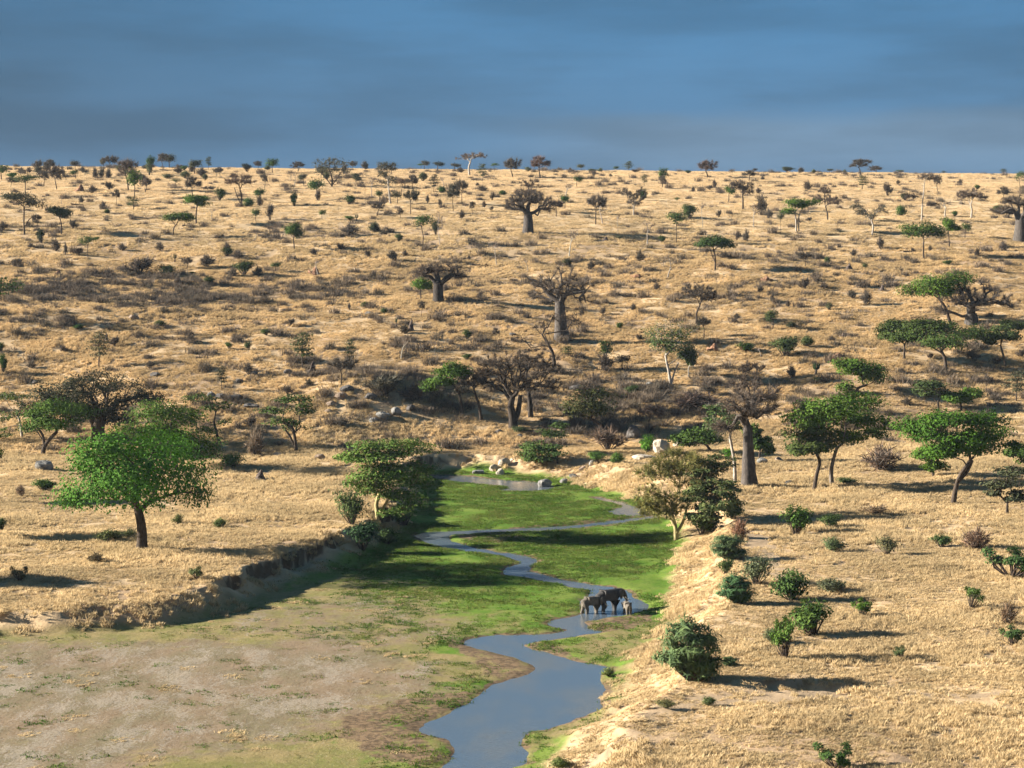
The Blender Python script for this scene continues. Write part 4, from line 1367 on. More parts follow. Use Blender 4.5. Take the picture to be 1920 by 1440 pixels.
# near bushes: (kind, foot x, foot y, top y, width, colour, label, landmark words)
for k, x, y, tp, w, c, lab, sh in [
    ('flat', 1300, 1277, 1150, 128, None, 'biggest dark layered acacia bush on the right river bank', 'biggest acacia bush'),
    ('flat', 1370, 1250, 1228, 34, None, 'little grey-green bush at the foot of the biggest acacia bush', None),
    ('flat', 1368, 1050, 996, 74, (0.052, 0.088, 0.045), 'spreading acacia bush on the bank top beside the dirt track', 'acacia bush by the track'),
    ('flat', 1383, 1132, 1072, 74, (0.035, 0.081, 0.038), 'compact dark acacia bush alone on the grassy right bank', 'compact dark acacia bush'),
    ('gbush', 1360, 1078, 1045, 34, (0.054, 0.090, 0.032), 'little pale green bush between the two acacia bushes on the bank', None),
    ('mbush', 1417, 1098, 1040, 66, (0.077, 0.103, 0.058), 'soft grey-green bush beside the tall dense bush', None),
    ('gbush', 1485, 1126, 1058, 76, (0.045, 0.090, 0.025), 'tall dense green bush with dark stems on the right terrace', 'tall dense bush'),
    ('mbush', 1556, 1110, 1076, 72, (0.077, 0.090, 0.055), 'low rounded grey bush throwing a long shadow', 'low rounded grey bush'),
    ('gbush', 1526, 1192, 1124, 102, (0.058, 0.112, 0.028), 'bright green fluffy bush with pale stems', 'bright fluffy bush'),
    ('shoot', 1474, 1237, 1164, 62, (0.054, 0.107, 0.020), 'dark many-stemmed bush with leafy top and bare crooked feet', 'dark many-stemmed bush'),
    ('mbush', 1444, 1204, 1168, 44, (0.077, 0.103, 0.062), 'grey-green ball bush tucked left of the dark many-stemmed bush', None),
    ('shoot', 1618, 1155, 1120, 46, None, 'open spiky shrub alone in the grass right of the tall dense bush', 'open spiky shrub'),
    ('shoot', 1568, 1440, 1396, 84, (0.036, 0.077, 0.020), 'spreading dark shrub at the bottom edge of the right terrace', 'bottom-edge shrub'),
    ('shoot', 1820, 1142, 1104, 48, (0.062, 0.107, 0.032), 'light green open shrub on the far right terrace', 'light green open shrub'),
    ('wbush', 1885, 1172, 1128, 44, (0.135, 0.107, 0.086), 'brown leafless bush near the frame edge below the light green shrub', None),
    ('shoot', 1900, 1208, 1170, 54, (0.035, 0.072, 0.025), 'dark leafy shrub at the frame edge below the brown leafless bush', None),
    ('shoot', 1896, 1082, 1030, 104, (0.032, 0.067, 0.023), 'wide dark sprawling shrub at the right frame edge', 'wide sprawling shrub'),
    ('gbush', 1492, 1002, 944, 66, (0.045, 0.099, 0.020), 'bright leafy bush with several heads beside the track', 'several-headed leafy bush'),
    ('gbush', 1556, 992, 962, 46, (0.045, 0.081, 0.028), 'rounded green bush joined to the several-headed leafy bush', None),
    ('wbush', 1386, 1010, 972, 44, (0.152, 0.103, 0.077), 'reddish-brown dry bush beside the end of the track', None),
    ('gbush', 1374, 972, 928, 42, (0.054, 0.094, 0.032), 'leafy bush right of the bushy grey-green fever tree', None),
    ('gbush', 1315, 1004, 958, 76, (0.051, 0.094, 0.028), 'dense green bush at the feet of the two right-bank fever trees', 'dense bush under the fever trees'),
    ('gbush', 1765, 1026, 1001, 46, (0.045, 0.086, 0.032), 'small dark green bush in the grass below the short grey-green acacia', None),
    ('wbush', 1832, 1032, 986, 66, (0.117, 0.094, 0.077), 'dark tangled leafless bush below the short grey-green acacia', 'dark tangled bush'),
    ('mbush', 1664, 1040, 1004, 46, (0.077, 0.090, 0.049), 'thin green-brown bush in open grass on the right terrace', None),
    ('mbush', 1562, 1034, 1000, 50, (0.067, 0.099, 0.045), 'loose green bush below the several-headed leafy bush', None),
    ('wbush', 1640, 968, 945, 60, (0.152, 0.122, 0.090), 'low brown dry tangle in front of the acacia pair', None),
    ('gbush', 1590, 912, 893, 40, (0.049, 0.077, 0.028), 'low green bush at the foot of the wide upright acacia', None),
    ('shoot', 1690, 1238, 1214, 34, (0.062, 0.090, 0.041), 'tiny green shoots in pale grass on the right terrace', None),
    ('mbush', 1326, 1322, 1298, 40, (0.067, 0.099, 0.041), 'small green bush just below the biggest acacia bush', None),
    ('mbush', 1250, 1330, 1312, 44, (0.090, 0.103, 0.045), 'low pale green tuft bush on the right bank edge', None),
    ('gbush', 1050, 1440, 1414, 40, (0.062, 0.094, 0.032), 'small bush on the bank at the bottom edge near the water', None),
    ('mbush', 1142, 1268, 1248, 34, (0.090, 0.126, 0.041), 'pale green reedy bush at the water edge', None),
    ('gbush', 80, 922, 896, 58, (0.038, 0.077, 0.017), 'low dark green bush beside the large round leafy tree', 'low dark green bush'),
    ('wbush', 40, 932, 910, 26, (0.126, 0.099, 0.077), 'small dry twig bush left of the low dark green bush', None),
    ('gbush', 4, 996, 968, 30, (0.032, 0.067, 0.022), 'dark bush cut by the left frame edge on the near terrace', None),
    ('mbush', 206, 1018, 982, 64, (0.067, 0.086, 0.032), 'straggly olive bush left of the large leafy tree trunk', None),
    ('mbush', 243, 1014, 990, 26, (0.058, 0.072, 0.032), 'narrow olive bush close against the large leafy tree trunk', None),
    ('mbush', 334, 984, 958, 26, (0.062, 0.090, 0.032), 'small leafy bush under the right side of the large leafy tree', None),
    ('mbush', 414, 990, 962, 32, (0.062, 0.094, 0.030), 'small light bush right of the large leafy tree', None),
    ('wbush', 180, 1056, 1034, 42, (0.103, 0.094, 0.062), 'dark low tangle in the grass below the large leafy tree', None),
    ('shoot', 370, 1086, 1060, 40, (0.077, 0.103, 0.045), 'pale spiky shrub near the edge of the left bank', 'pale spiky shrub'),
    ('shoot', 38, 1088, 1062, 38, (0.090, 0.103, 0.058), 'pale thin shrub at the left of the near terrace', None),
    ('mbush', 660, 984, 918, 66, (0.054, 0.086, 0.032), 'grey-green bush-tree left of the tall layered fever tree', 'bush-tree by the fever tree'),
    ('gbush', 680, 1031, 974, 66, (0.022, 0.055, 0.025), 'dark blue-green bush on the bank below the tall layered fever tree', 'dark bush on the left bank'),
    ('gbush', 725, 1020, 985, 46, (0.036, 0.072, 0.022), 'green bush between the tall layered fever tree and the river bed', None),
    ('gbush', 760, 985, 945, 60, (0.045, 0.094, 0.023), 'leafy undergrowth right of the tall layered fever tree', None),
    ('gbush', 440, 878, 845, 54, (0.041, 0.094, 0.023), 'green bush right of the large round leafy tree', None),
    ('wbush', 478, 856, 802, 44, (0.135, 0.112, 0.090), 'thin leafless bush left of the lone layered acacia', None),
    ('gbush', 1120, 869, 844, 36, (0.045, 0.099, 0.020), 'round green bush on the far bank, left of its twin', 'two round bushes on the far bank'),
    ('gbush', 1157, 869, 842, 28, (0.045, 0.099, 0.020), 'round green bush on the far bank, right of its twin', None),
    ('gbush', 1218, 850, 814, 42, (0.049, 0.135, 0.016), 'vivid green bush against the left of the white boulder', None),
    ('gbush', 1362, 862, 838, 24, (0.062, 0.171, 0.017), 'bright yellow-green bush between the pale slim tree and low acacia', None),
    ('wbush', 1140, 845, 800, 76, (0.135, 0.107, 0.090), 'purple-brown twig thicket on the far bank slope', None),
    ('mbush', 975, 812, 796, 40, (0.045, 0.067, 0.029), 'small green bush at the foot of the big dark leafless tree', None),
    ('twig', 1217, 812, 754, 52, (0.107, 0.090, 0.080), 'grey twig tree on the slope uphill of the white boulder', None),
    ('wbush', 1290, 770, 735, 120, (0.103, 0.086, 0.081), 'wide dark grey thicket uphill of the white boulder', 'wide dark thicket'),
    ('wbush', 1100, 738, 712, 52, (0.077, 0.072, 0.062), 'dark thicket above the slanting olive acacia', None),
    ('wbush', 1650, 880, 832, 90, (0.117, 0.094, 0.081), 'grey thicket in the shade right of the acacia pair', None),
    ('wbush', 720, 740, 702, 84, (0.067, 0.070, 0.061), 'dark thicket capping the rocky knoll', 'thicket on the knoll'),
    ('wbush', 780, 755, 722, 70, (0.090, 0.077, 0.070), 'grey thicket on the right flank of the rocky knoll', None),
    ('flat', 1262, 1500, 1470, 30, None, 'small bush below', None),
]:
    if y < 1450:
        plant(k, x, y, tp, w, c, None, lab, None, sh)

# hillside plants: kind then (foot x, foot y, top y, width[, colour, words])
G1, G2, G3 = (0.028, 0.065, 0.014), (0.037, 0.062, 0.022), (0.046, 0.056, 0.034)
HILL = {
    'lol': [(3, 337, 309, 32), (142, 335, 318, 20), (252, 372, 316, 30), (511, 324, 297, 27), (490, 380, 353, 28, G1), (480, 416, 390, 20), (604, 412, 392, 16),
            (570, 349, 325, 22, G3), (593, 372, 334, 33, G1), (517, 508, 491, 22, G1), (667, 348, 330, 22, G3), (711, 379, 355, 18, G2), (745, 382, 358, 20, G3),
            (820, 320, 303, 27, (0.025, 0.034, 0.025)), (1089, 320, 306, 17, G3), (1155, 320, 310, 12, G2), (1081, 350, 331, 22, G1), (1059, 392, 363, 22, G1), (1242, 350, 314, 20, G1),
            (1366, 379, 348, 27, G1), (1556, 324, 316, 16, G3), (365, 326, 299, 28, G3), (1450, 618, 580, 30, G2), (1162, 453, 440, 18, G3), (1167, 693, 664, 34, (0.037, 0.034, 0.025)),
            (1809, 446, 418, 23, G2), (1622, 509, 491, 14, G2), (1137, 690, 637, 26, G1), (285, 328, 292, 22, G1), (318, 316, 287, 26, G3)],
    'umb': [(48, 367, 328, 44, G1), (789, 318, 307, 15), (927, 321, 306, 17), (1268, 457, 398, 38, G1), (1270, 386, 370, 12), (793, 457, 405, 48, G1), (165, 485, 444, 34, G1),
            (1686, 326, 319, 17), (1912, 361, 322, 22, G2), (-6, 604, 522, 84, G1), (1464, 440, 400, 16, G3), (753, 366, 335, 26, (0.062, 0.046, 0.037)), (330, 353, 336, 20, G2)],
    'lay': [(391, 318, 295, 13), (905, 341, 308, 20), (1178, 320, 301, 18), (1208, 348, 328, 15), (1617, 356, 330, 26), (813, 361, 328, 21, (0.031, 0.037, 0.025)), (568, 688, 627, 48, G2),
            (658, 690, 637, 25, (0.019, 0.040, 0.017)), (185, 689, 623, 46, (0.068, 0.068, 0.037)), (416, 732, 690, 24, (0.028, 0.037, 0.021)), (1065, 671, 650, 27, G2), (1905, 752, 697, 46, G3),
            (250, 393, 370, 28, G2), (1881, 327, 317, 15), (1770, 322, 316, 12)],
    'twig': [(82, 350, 320, 24), (107, 356, 305, 32), (93, 325, 299, 24), (206, 322, 290, 28), (241, 358, 300, 44), (272, 361, 330, 28), (218, 386, 355, 17), (70, 428, 400, 19),
             (483, 321, 302, 18), (558, 323, 301, 30), (362, 373, 330, 36), (390, 363, 348, 24), (496, 354, 328, 15), (663, 320, 300, 18), (772, 361, 327, 28), (770, 401, 352, 28, (0.062, 0.062, 0.050)),
             (707, 406, 378, 36), (750, 411, 388, 15), (850, 396, 345, 27, (0.062, 0.062, 0.050)), (866, 384, 335, 26), (886, 404, 378, 13), (962, 333, 293, 38), (1013, 334, 292, 42, (0.087, 0.068, 0.062)),
             (1117, 421, 362, 38), (1242, 352, 330, 16), (1328, 333, 297, 43, (0.081, 0.068, 0.065)), (1404, 341, 319, 29), (1510, 501, 470, 26), (1614, 328, 299, 46), (1758, 358, 325, 19),
             (1880, 381, 350, 25), (640, 723, 665, 52), (790, 594, 565, 16), (350, 504, 480, 24), (1145, 336, 325, 7), (1320, 632, 592, 30, (0.053, 0.050, 0.048)), (306, 318, 288, 24),
             (1090, 600, 578, 12), (930, 640, 614, 16), (1043, 406, 373, 26), (20, 352, 332, 20), (1640, 320, 303, 30)],
    'dead': [(115, 384, 365, 15), (260, 463, 432, 12), (550, 354, 322, 22), (478, 451, 434, 26), (443, 414, 400, 7), (533, 418, 405, 8), (568, 417, 404, 7), (596, 517, 486, 26), (697, 371, 330, 23),
             (833, 351, 330, 19), (825, 461, 396, 18), (931, 499, 455, 22), (1058, 328, 322, 11), (1060, 372, 340, 32), (1130, 419, 370, 26), (1159, 438, 402, 12), (1214, 458, 415, 38),
             (1067, 481, 425, 36), (1251, 523, 478, 36), (1318, 426, 380, 22), (1413, 426, 382, 30), (1427, 669, 648, 24), (1090, 706, 690, 10), (1173, 716, 700, 12), (1772, 406, 375, 42),
             (752, 673, 630, 32), (790, 662, 643, 12), (815, 662, 640, 15), (397, 412, 392, 18), (757, 439, 425, 5), (695, 800, 775, 14), (796, 826, 790, 10), (1802, 402, 372, 6), (990, 510, 480, 18)],
    'gbush': [(22, 335, 322, 22, G1), (201, 401, 390, 11), (78, 456, 427, 22, (0.031, 0.043, 0.025)), (308, 519, 494, 44, G2), (345, 320, 309, 15), (466, 388, 367, 23, G1), (553, 387, 358, 19, G1), (412, 376, 350, 24, G2),
              (457, 516, 487, 42, G2), (360, 513, 508, 16, G2), (390, 534, 517, 26, G2), (654, 383, 363, 25, G1), (657, 414, 404, 22, G1), (702, 436, 412, 22, (0.031, 0.046, 0.025)), (747, 453, 437, 21, G2),
              (826, 363, 347, 19, G1), (817, 441, 415, 17, (0.031, 0.037, 0.022)), (942, 366, 354, 17, G1), (1203, 377, 352, 23, G1), (1241, 456, 440, 15), (1293, 411, 380, 30, G2), (1551, 495, 478, 13, G2),
              (1789, 406, 394, 15, G1), (1872, 399, 383, 24, G2), (1776, 498, 486, 20, G2), (147, 617, 606, 19, G1), (2, 662, 640, 22, G1), (467, 656, 640, 18, G2), (430, 656, 640, 16), (300, 611, 597, 24, G2),
              (875, 636, 615, 22, G2), (500, 629, 615, 22, G2), (875, 676, 662, 20, G2), (685, 576, 563, 20, G1), (1062, 501, 483, 24, G3), (1163, 617, 603, 16), (1185, 743, 720, 28, G2), (1484, 616, 600, 20, G3),
              (1556, 581, 565, 18, G3), (1397, 661, 640, 38, G1), (1472, 669, 627, 58, G2), (1513, 649, 625, 28, G2), (1535, 716, 705, 24, G3), (1697, 376, 360, 19, (0.037, 0.046, 0.028)), (463, 323, 305, 20, (0.025, 0.031, 0.025)),
              (1690, 405, 380, 22, G1), (1831, 355, 345, 15, G1), (425, 480, 462, 28, G2), (180, 452, 444, 14, G1), (720, 588, 575, 14, G2), (5, 700, 660, 20, G1), (1290, 325, 318, 14, G2), (1477, 323, 311, 24, G3)],
    'wbush': [(40, 326, 313, 22), (55, 324, 313, 13), (75, 326, 313, 15), (155, 324, 312, 13), (178, 334, 312, 15), (190, 333, 312, 15), (205, 357, 340, 21, (0.053, 0.056, 0.050)), (172, 363, 348, 23), (193, 391, 376, 17),
              (153, 381, 366, 13), (138, 431, 412, 21), (5, 431, 415, 27), (57, 466, 455, 15), (105, 471, 445, 21), (148, 479, 463, 21), (123, 478, 455, 9), (487, 386, 365, 17), (596, 376, 352, 13), (506, 413, 382, 17),
              (425, 473, 455, 21), (447, 486, 467, 31), (335, 534, 518, 22), (262, 516, 481, 62), (385, 501, 478, 42), (436, 519, 500, 27), (483, 518, 498, 27, (0.050, 0.050, 0.043)), (645, 326, 308, 13), (687, 319, 302, 19),
              (895, 349, 342, 11), (905, 359, 347, 24), (923, 376, 360, 11), (802, 381, 366, 11), (825, 386, 372, 11), (908, 388, 375, 11), (922, 396, 386, 9), (865, 411, 393, 15), (720, 441, 428, 20), (655, 441, 418, 42),
              (690, 483, 468, 15), (740, 491, 470, 28), (879, 488, 478, 9), (1047, 318, 310, 13), (1114, 331, 320, 9), (1106, 506, 490, 22), (1200, 491, 468, 22), (1340, 351, 335, 11), (1331, 356, 346, 13), (1299, 361, 350, 9),
              (1428, 399, 363, 30), (1441, 409, 390, 19), (1348, 407, 393, 13), (1421, 363, 353, 15), (1430, 337, 330, 11), (1515, 356, 337, 22), (1517, 415, 407, 15), (1381, 451, 433, 13), (1399, 453, 428, 15), (1360, 486, 470, 28),
              (1664, 367, 343, 22), (1683, 346, 338, 11), (1800, 346, 335, 13), (1650, 466, 442, 18), (1712, 473, 464, 11), (1743, 471, 460, 11), (1832, 481, 465, 15), (1880, 471, 450, 17), (215, 651, 630, 22), (467, 704, 682, 28),
              (580, 723, 708, 22, (0.050, 0.050, 0.040)), (760, 626, 606, 27), (545, 611, 597, 22), (655, 581, 568, 9), (1135, 692, 660, 38), (1187, 583, 568, 15), (1130, 591, 575, 15), (1488, 711, 685, 24, (0.040, 0.040, 0.037)), (1448, 566, 548, 11), (1478, 576, 562, 13),
              (1508, 544, 520, 26), (1423, 549, 535, 17), (1545, 541, 528, 24), (1623, 571, 540, 26), (1745, 673, 662, 15), (1720, 689, 678, 24), (1822, 673, 655, 32), (1870, 683, 667, 24), (1915, 671, 653, 22), (1600, 560, 545, 24),
              (1690, 700, 688, 18), (1850, 720, 700, 30), (640, 470, 455, 22), (590, 480, 466, 18), (300, 470, 452, 24), (230, 470, 455, 20), (30, 500, 484, 30), (1000, 560, 546, 22), (900, 560, 545, 18), (920, 690, 672, 20), (540, 740, 722, 26),
              (280, 690, 676, 22), (60, 690, 674, 26), (120, 660, 646, 20), (360, 640, 628, 22), (1380, 600, 588, 16), (1560, 640, 628, 16), (1600, 480, 466, 16), (1200, 640, 626, 20), (1230, 545, 530, 18), (700, 520, 506, 18), (760, 480, 468, 14),
              (1330, 740, 722, 34), (1860, 790, 768, 36), (1700, 760, 744, 26), (640, 800, 780, 30), (470, 800, 780, 30)],
}
# the crowded crest at the left: low shrubs and small trees standing shoulder to shoulder
_cr = random.Random(77)
for _i in range(34):
    _x = _cr.uniform(2, 420) if _i < 24 else _cr.uniform(420, 900)
    _y = _cr.uniform(318, 340)
    _k = _cr.choice(['wbush', 'wbush', 'twig', 'mbush', 'lol'])
    HILL.setdefault(_k, []).append((_x, _y, _y - _cr.uniform(9, 24), _cr.uniform(13, 26)) + (((0.053, 0.053, 0.040),) if _k == 'lol' else ()))
for _i in range(16):
    _x = _cr.uniform(0, 1920)
    _k = _cr.choice(['wbush', 'twig', 'mbush'])
    HILL.setdefault(_k, []).append((_x, 316 + _x / 1920 * 12, 310 + _x / 1920 * 12 - _cr.uniform(0, 6), _cr.uniform(10, 20)))
for kind, rows in HILL.items():
    for r in rows:
        plant(kind, r[0], r[1], r[2], r[3], r[4] if len(r) > 4 else None)

# ------------------------------------------------------------------ stones, mounds, logs, succulents
def lump(name, seed, sx, sy, sz, mat, rough=.22, cut=.0, sub=3):
    """an irregular boulder: a sphere pushed about by noise, flattened underneath"""
    nu, nv = 18, 11
    rs = np.random.RandomState(seed)
    th = np.linspace(0, 2 * np.pi, nu, endpoint=False)
    ph = np.linspace(.0, np.pi, nv)
    T, P = np.meshgrid(th, ph)
    d = np.stack([np.sin(P) * np.cos(T), np.sin(P) * np.sin(T), np.cos(P)], -1)
    r = np.ones(T.shape)
    for _ in range(7):                                   # flat broken faces
        n = nrm(rs.normal(0, 1, 3))
        h = rs.uniform(.55, .9)
        dn = d @ n
        r = np.minimum(r, np.where(dn > .05, h / np.maximum(dn, .05), 9))
    for f, a in ((2.0, rough), (5.0, rough * .4)):
        o = rs.uniform(0, 50, 3)
        r = r + a * (vnoise(d[..., 0] * f + o[0] + d[..., 2] * 1.7 * f, d[..., 1] * f + o[1] - d[..., 2] * f, seed) - .5)
    v = d * r[..., None] * np.array([sx, sy, sz])
    v[0] = v[0].mean(0)
    v[-1] = v[-1].mean(0)
    i = np.arange(nu * nv).reshape(nv, nu)
    j = np.roll(i, -1, 1)
    q = np.stack([i[:-1], i[1:], j[1:], j[:-1]], -1).reshape(-1, 4)
    return mesh_np(name, v.reshape(-1, 3), [q], [mat], smooth_faces=False)


def rock(px, py, w, h, mat, label, short=None, name='boulder', seed=None):
    g, s = foot(px, py)
    sd = seed or int(px * 3 + py)
    me = lump(name, sd, .5 * w / s, .42 * w / s, .62 * h / s, mat)
    o = link(name, me, None, category='rock')
    o.location = (g[0], g[1] + .3, g[2] + .36 * h / s)
    o.rotation_euler = (0, 0, 0)
    THINGS.append(dict(o=o, px=px, py=py, desc='boulder', label=label, h=h, short=short))
    return o


rock(1240, 853, 44, 30, M_ROCKW, 'big white rounded boulder on the right of the far bank', 'white boulder', seed=53)
rock(1275, 840, 30, 16, M_ROCKW, 'pale flat rock just right of the big white boulder', None)
rock(1210, 862, 50, 12, M_ROCKW, 'pale low slab below the big white boulder', None)
rock(1022, 915, 30, 17, M_ROCKG, 'grey boulder standing in the far pool', 'pool boulder', seed=23)
rock(1058, 906, 16, 9, M_ROCKG, 'small dark stone on shore right of the pool boulder', None)
rock(82, 883, 36, 24, M_ROCKG, 'lone grey boulder in the grass left of the large leafy tree', 'lone grey boulder', seed=29)
rock(1186, 822, 30, 24, M_ROCKD, 'dark jagged rock with pale streaks on the far bank', 'dark jagged rock', seed=31)
rock(944, 872, 26, 14, M_ROCKW, 'pale broken rock on the bank above the far pool', 'pale bank rocks', seed=37)
rock(925, 882, 22, 12, M_ROCKW, 'pale tilted rock lowest on the far pool bank', None, seed=41)
rock(962, 862, 16, 10, M_ROCKW, 'small pale rock uppermost on the far pool bank', None, seed=43)
rock(896, 888, 26, 8, M_ROCKG, 'flat grey stone at the left end of the far pool', None)
rock(938, 890, 18, 12, M_ROCKW, 'rounded pale stone touching the far pool water', None)
rock(1092, 884, 16, 11, M_ROCKB, 'brown rock on the bank right of the pool boulder', None)
rock(1110, 872, 14, 10, M_ROCKG, 'grey rock left of the two round bushes on the far bank', None)
rock(1076, 896, 18, 9, M_ROCKG, 'grey stone at the waterline right of the pool boulder', None)
for i, (x, y, w, h, m, lab) in enumerate([
    (718, 786, 30, 16, M_ROCKG, 'grey rock slab lowest on the front of the knoll'), (742, 778, 24, 14, M_ROCKG, 'grey tilted rock right of the lowest knoll slab'),
    (700, 792, 18, 10, M_ROCKG, 'small grey rock left of the lowest knoll slab'), (640, 748, 26, 14, M_ROCKB, 'brown rock on the left shoulder of the knoll'),
    (622, 762, 24, 12, M_ROCKB, 'brown rock furthest left on the knoll shoulder'), (650, 734, 28, 12, M_ROCKD, 'dark rock on top of the knoll shoulder'),
    (694, 748, 26, 12, M_ROCKD, 'dark broken rock in the middle of the knoll'), (616, 775, 16, 8, M_ROCKB, 'small brown rock under the knoll shoulder'),
    (770, 770, 22, 12, M_ROCKD, 'dark rock on the right flank of the knoll'), (540, 701, 18, 9, M_ROCKD, 'black low rock in the grass uphill of the lone layered acacia'),
    (476, 704, 18, 9, M_ROCKD, 'black rock under a twig bush left of the knoll'), (448, 718, 16, 7, M_ROCKD, 'flat black rock above the thin sparse acacia'),
    (290, 706, 20, 9, M_ROCKD, 'grey-black rock above the broad dark olive tree'), (66, 720, 14, 7, M_ROCKD, 'small dark rock above the slender pale-trunked acacia'),
    (440, 752, 34, 14, M_ROCKD, 'dark boulder of the outcrop behind the thin sparse acacia'), (470, 766, 30, 12, M_ROCKD, 'dark low boulder at the right end of the outcrop'),
    (415, 748, 26, 12, M_ROCKD, 'dark boulder at the left end of the outcrop'), (395, 745, 16, 12, M_ROCKG, 'whitish stone beside the outcrop'),
    (962, 631, 16, 9, M_ROCKD, 'small black rock left of the tall central baobab'), (1080, 732, 26, 10, M_ROCKD, 'dark rock in the thicket above the slanting acacia'),
    (1430, 870, 22, 12, M_ROCKG, 'grey rock on the slope right of the nearest baobab'), (1460, 866, 18, 9, M_ROCKB, 'brown rock left of the bent-trunked acacia'),
    (1480, 908, 24, 7, M_ROCKD, 'flat dark rock between the nearest baobab and the bent-trunked acacia'), (1218, 724, 16, 8, M_ROCKG, 'pale grey stone by the pale-trunked tree'),
    (935, 812, 16, 8, M_ROCKD, 'dark stone left of the big dark leafless tree'), (975, 820, 14, 7, M_ROCKG, 'grey stone below the big dark leafless tree'),
    (690, 590, 14, 6, M_ROCKG, 'little pale stone in the scrub left of the dark-trunked baobab'), (250, 600, 20, 11, M_ROCKB, 'brown rock in the scrub on the far left slope'),
    (600, 862, 22, 10, M_ROCKB, 'brown rock in the eroded gully right of the lone layered acacia'), (520, 856, 18, 8, M_ROCKW, 'pale stones at the foot of the lone layered acacia')]):
    rock(x, y, w, h, m, lab, None, 'rock')


def mound(px, py, w, h, mat, label, short=None):
    g, s = foot(px, py)
    rs = np.random.RandomState(int(px + py))
    ta = Acc()
    H, R = h / s, .5 * w / s
    zs = np.linspace(-.2, 1, 9)
    prof = [1.0, .95, .72, .52, .44, .36, .28, .2, .06]
    pts = np.stack([rs.normal(0, .05, 9) * R + np.linspace(0, .2, 9) * R, rs.normal(0, .05, 9) * R, zs * H], 1)
    tube(ta, pts, np.array(prof) * R, 12, .22, int(px))
    pts2 = np.stack([np.linspace(.35, .4, 5) * R, np.full(5, -.1 * R), np.linspace(-.1, .62, 5) * H], 1)
    tube(ta, pts2, np.array([.5, .36, .28, .2, .05]) * R, 9, .2, int(py))
    me = ta.mesh('termite_mound', mat, False)
    o = link('termite_mound', me, None, category='termite mound')
    o.location = tuple(g)
    THINGS.append(dict(o=o, px=px, py=py, desc='termite mound', label=label, h=h, short=short))


for x, y, w, h, m, lab, sh in [
    (150, 359, 22, 13, M_EARTH, 'red-brown termite mound near the crest at the left', 'red termite mound'), (770, 620, 16, 22, M_EARTHD, 'black pointed termite mound with a twig bush on the middle slope', 'black pointed mound'),
    (199, 641, 14, 17, M_EARTHD, 'thin black termite spire behind a pale sapling', 'black termite spire'), (585, 696, 20, 20, M_EARTHD, 'grey ribbed termite mound beside the layered sapling', None),
    (1337, 658, 30, 14, M_EARTH, 'brown sharp termite mound right of the light green pale-trunked tree', 'brown sharp mound'), (1591, 506, 22, 13, M_EARTHD, 'rounded dark brown termite mound on the upper right slope', None),
    (1653, 544, 15, 10, M_EARTHD, 'small dark termite mound left of the vivid acacia behind the baobab', None), (1135, 451, 15, 8, M_EARTHD, 'low black mound in grass right of the high baobab', None),
    (108, 516, 24, 10, M_EARTH, 'low brown mound in the scrub at the left', None), (1580, 633, 18, 9, M_EARTHD, 'low dark mound left of the straight umbrella acacia', None),
    (590, 514, 26, 14, M_EARTH, 'pale brown mound carrying a dead tree', None), (1570, 671, 24, 9, M_EARTH, 'tan termite mound above the vivid acacia on the slope', None),
    (1435, 526, 28, 9, M_EARTH, 'wide reddish mound with scrub on the middle right slope', None), (1195, 520, 26, 6, M_EARTH, 'flat reddish mound right of the tall central baobab', None),
    (486, 902, 34, 22, M_EARTHD, 'dark earth hump with roots right of the large leafy tree', 'dark earth hump')]:
    mound(x, y, w, h, m, lab, sh)


def log(px, py, w, label, h=4):
    g, s = foot(px, py)
    rs = np.random.RandomState(int(px))
    L = w / s
    ta = Acc()
    n = 7
    pts = np.stack([np.linspace(-.5, .5, n) * L, rs.normal(0, .12, n), .22 + rs.normal(0, .07, n) + np.linspace(.15, 0, n)], 1)
    tube(ta, pts, np.linspace(.24, .09, n), 7, .12, int(px))
    for k in range(4):
        b = pts[1 + k]
        e = b + np.array([rs.uniform(-.3, .5) * L * .35, rs.uniform(-.6, .6), rs.uniform(.5, 1.6) * h / 4])
        bp = densify([b, .5 * (b + e) + np.array([0, 0, .15]), e], .4)
        tube(ta, bp, np.linspace(.09, .02, len(bp)), 5)
    o = link('fallen_log', ta.mesh('fallen_log', M_BARK, True), None, category='log')
    o.location = tuple(g)
    o.color = (*BARK_D, 1)
    THINGS.append(dict(o=o, px=px, py=py, desc='fallen log', label=label, h=h))


log(275, 411, 56, 'fallen dead trunk with branches left of the low leaning flat acacia')
log(390, 674, 46, 'grey fallen branch heap on the slope above the outcrop')
log(145, 385, 24, 'fallen dark log near the crest downhill of the red termite mound')
log(905, 500, 40, 'long thin fallen log left of the dead stick tree')
log(1180, 557, 26, 'pale fallen log right of the tall central baobab')
log(1000, 812, 60, 'fallen dark branch on the bare ground right of the big dark leafless tree')
log(1705, 473, 22, 'thin fallen log under the dense flat acacia')
log(355, 425, 26, 'short fallen log at the foot of the straight-trunked green acacia')


def euphorbia(px, py, w, h, label):
    g, s = foot(px, py)
    rs = np.random.RandomState(int(px))
    ta, ca = Acc(), Acc()
    H, W = h / s, w / s
    st = densify([(0, 0, -.2), (0, 0, H * .45)], .3)
    tube(ta, st, np.linspace(.16, .12, len(st)) * W, 7)
    for k in range(16):
        a = rs.uniform(0, 6.28)
        r = rs.uniform(.1, .45) * W
        pts = densify([(0, 0, H * .4), (math.cos(a) * r * .8, math.sin(a) * r * .8, H * .5), (math.cos(a) * r, math.sin(a) * r, H * rs.uniform(.8, 1.0))], .3)
        tube(ca, pts, np.linspace(.05, .04, len(pts)) * W, 5)
    thing('euphorbia_tree', [('trunk', ta.mesh('euphorbia_trunk', M_BARK, True), BARK_D), ('crown', ca.mesh('euphorbia_crown', M_LEAF, True), (.014, .032, .014))], tuple(g), label, 'tree', (px, py, h), label)


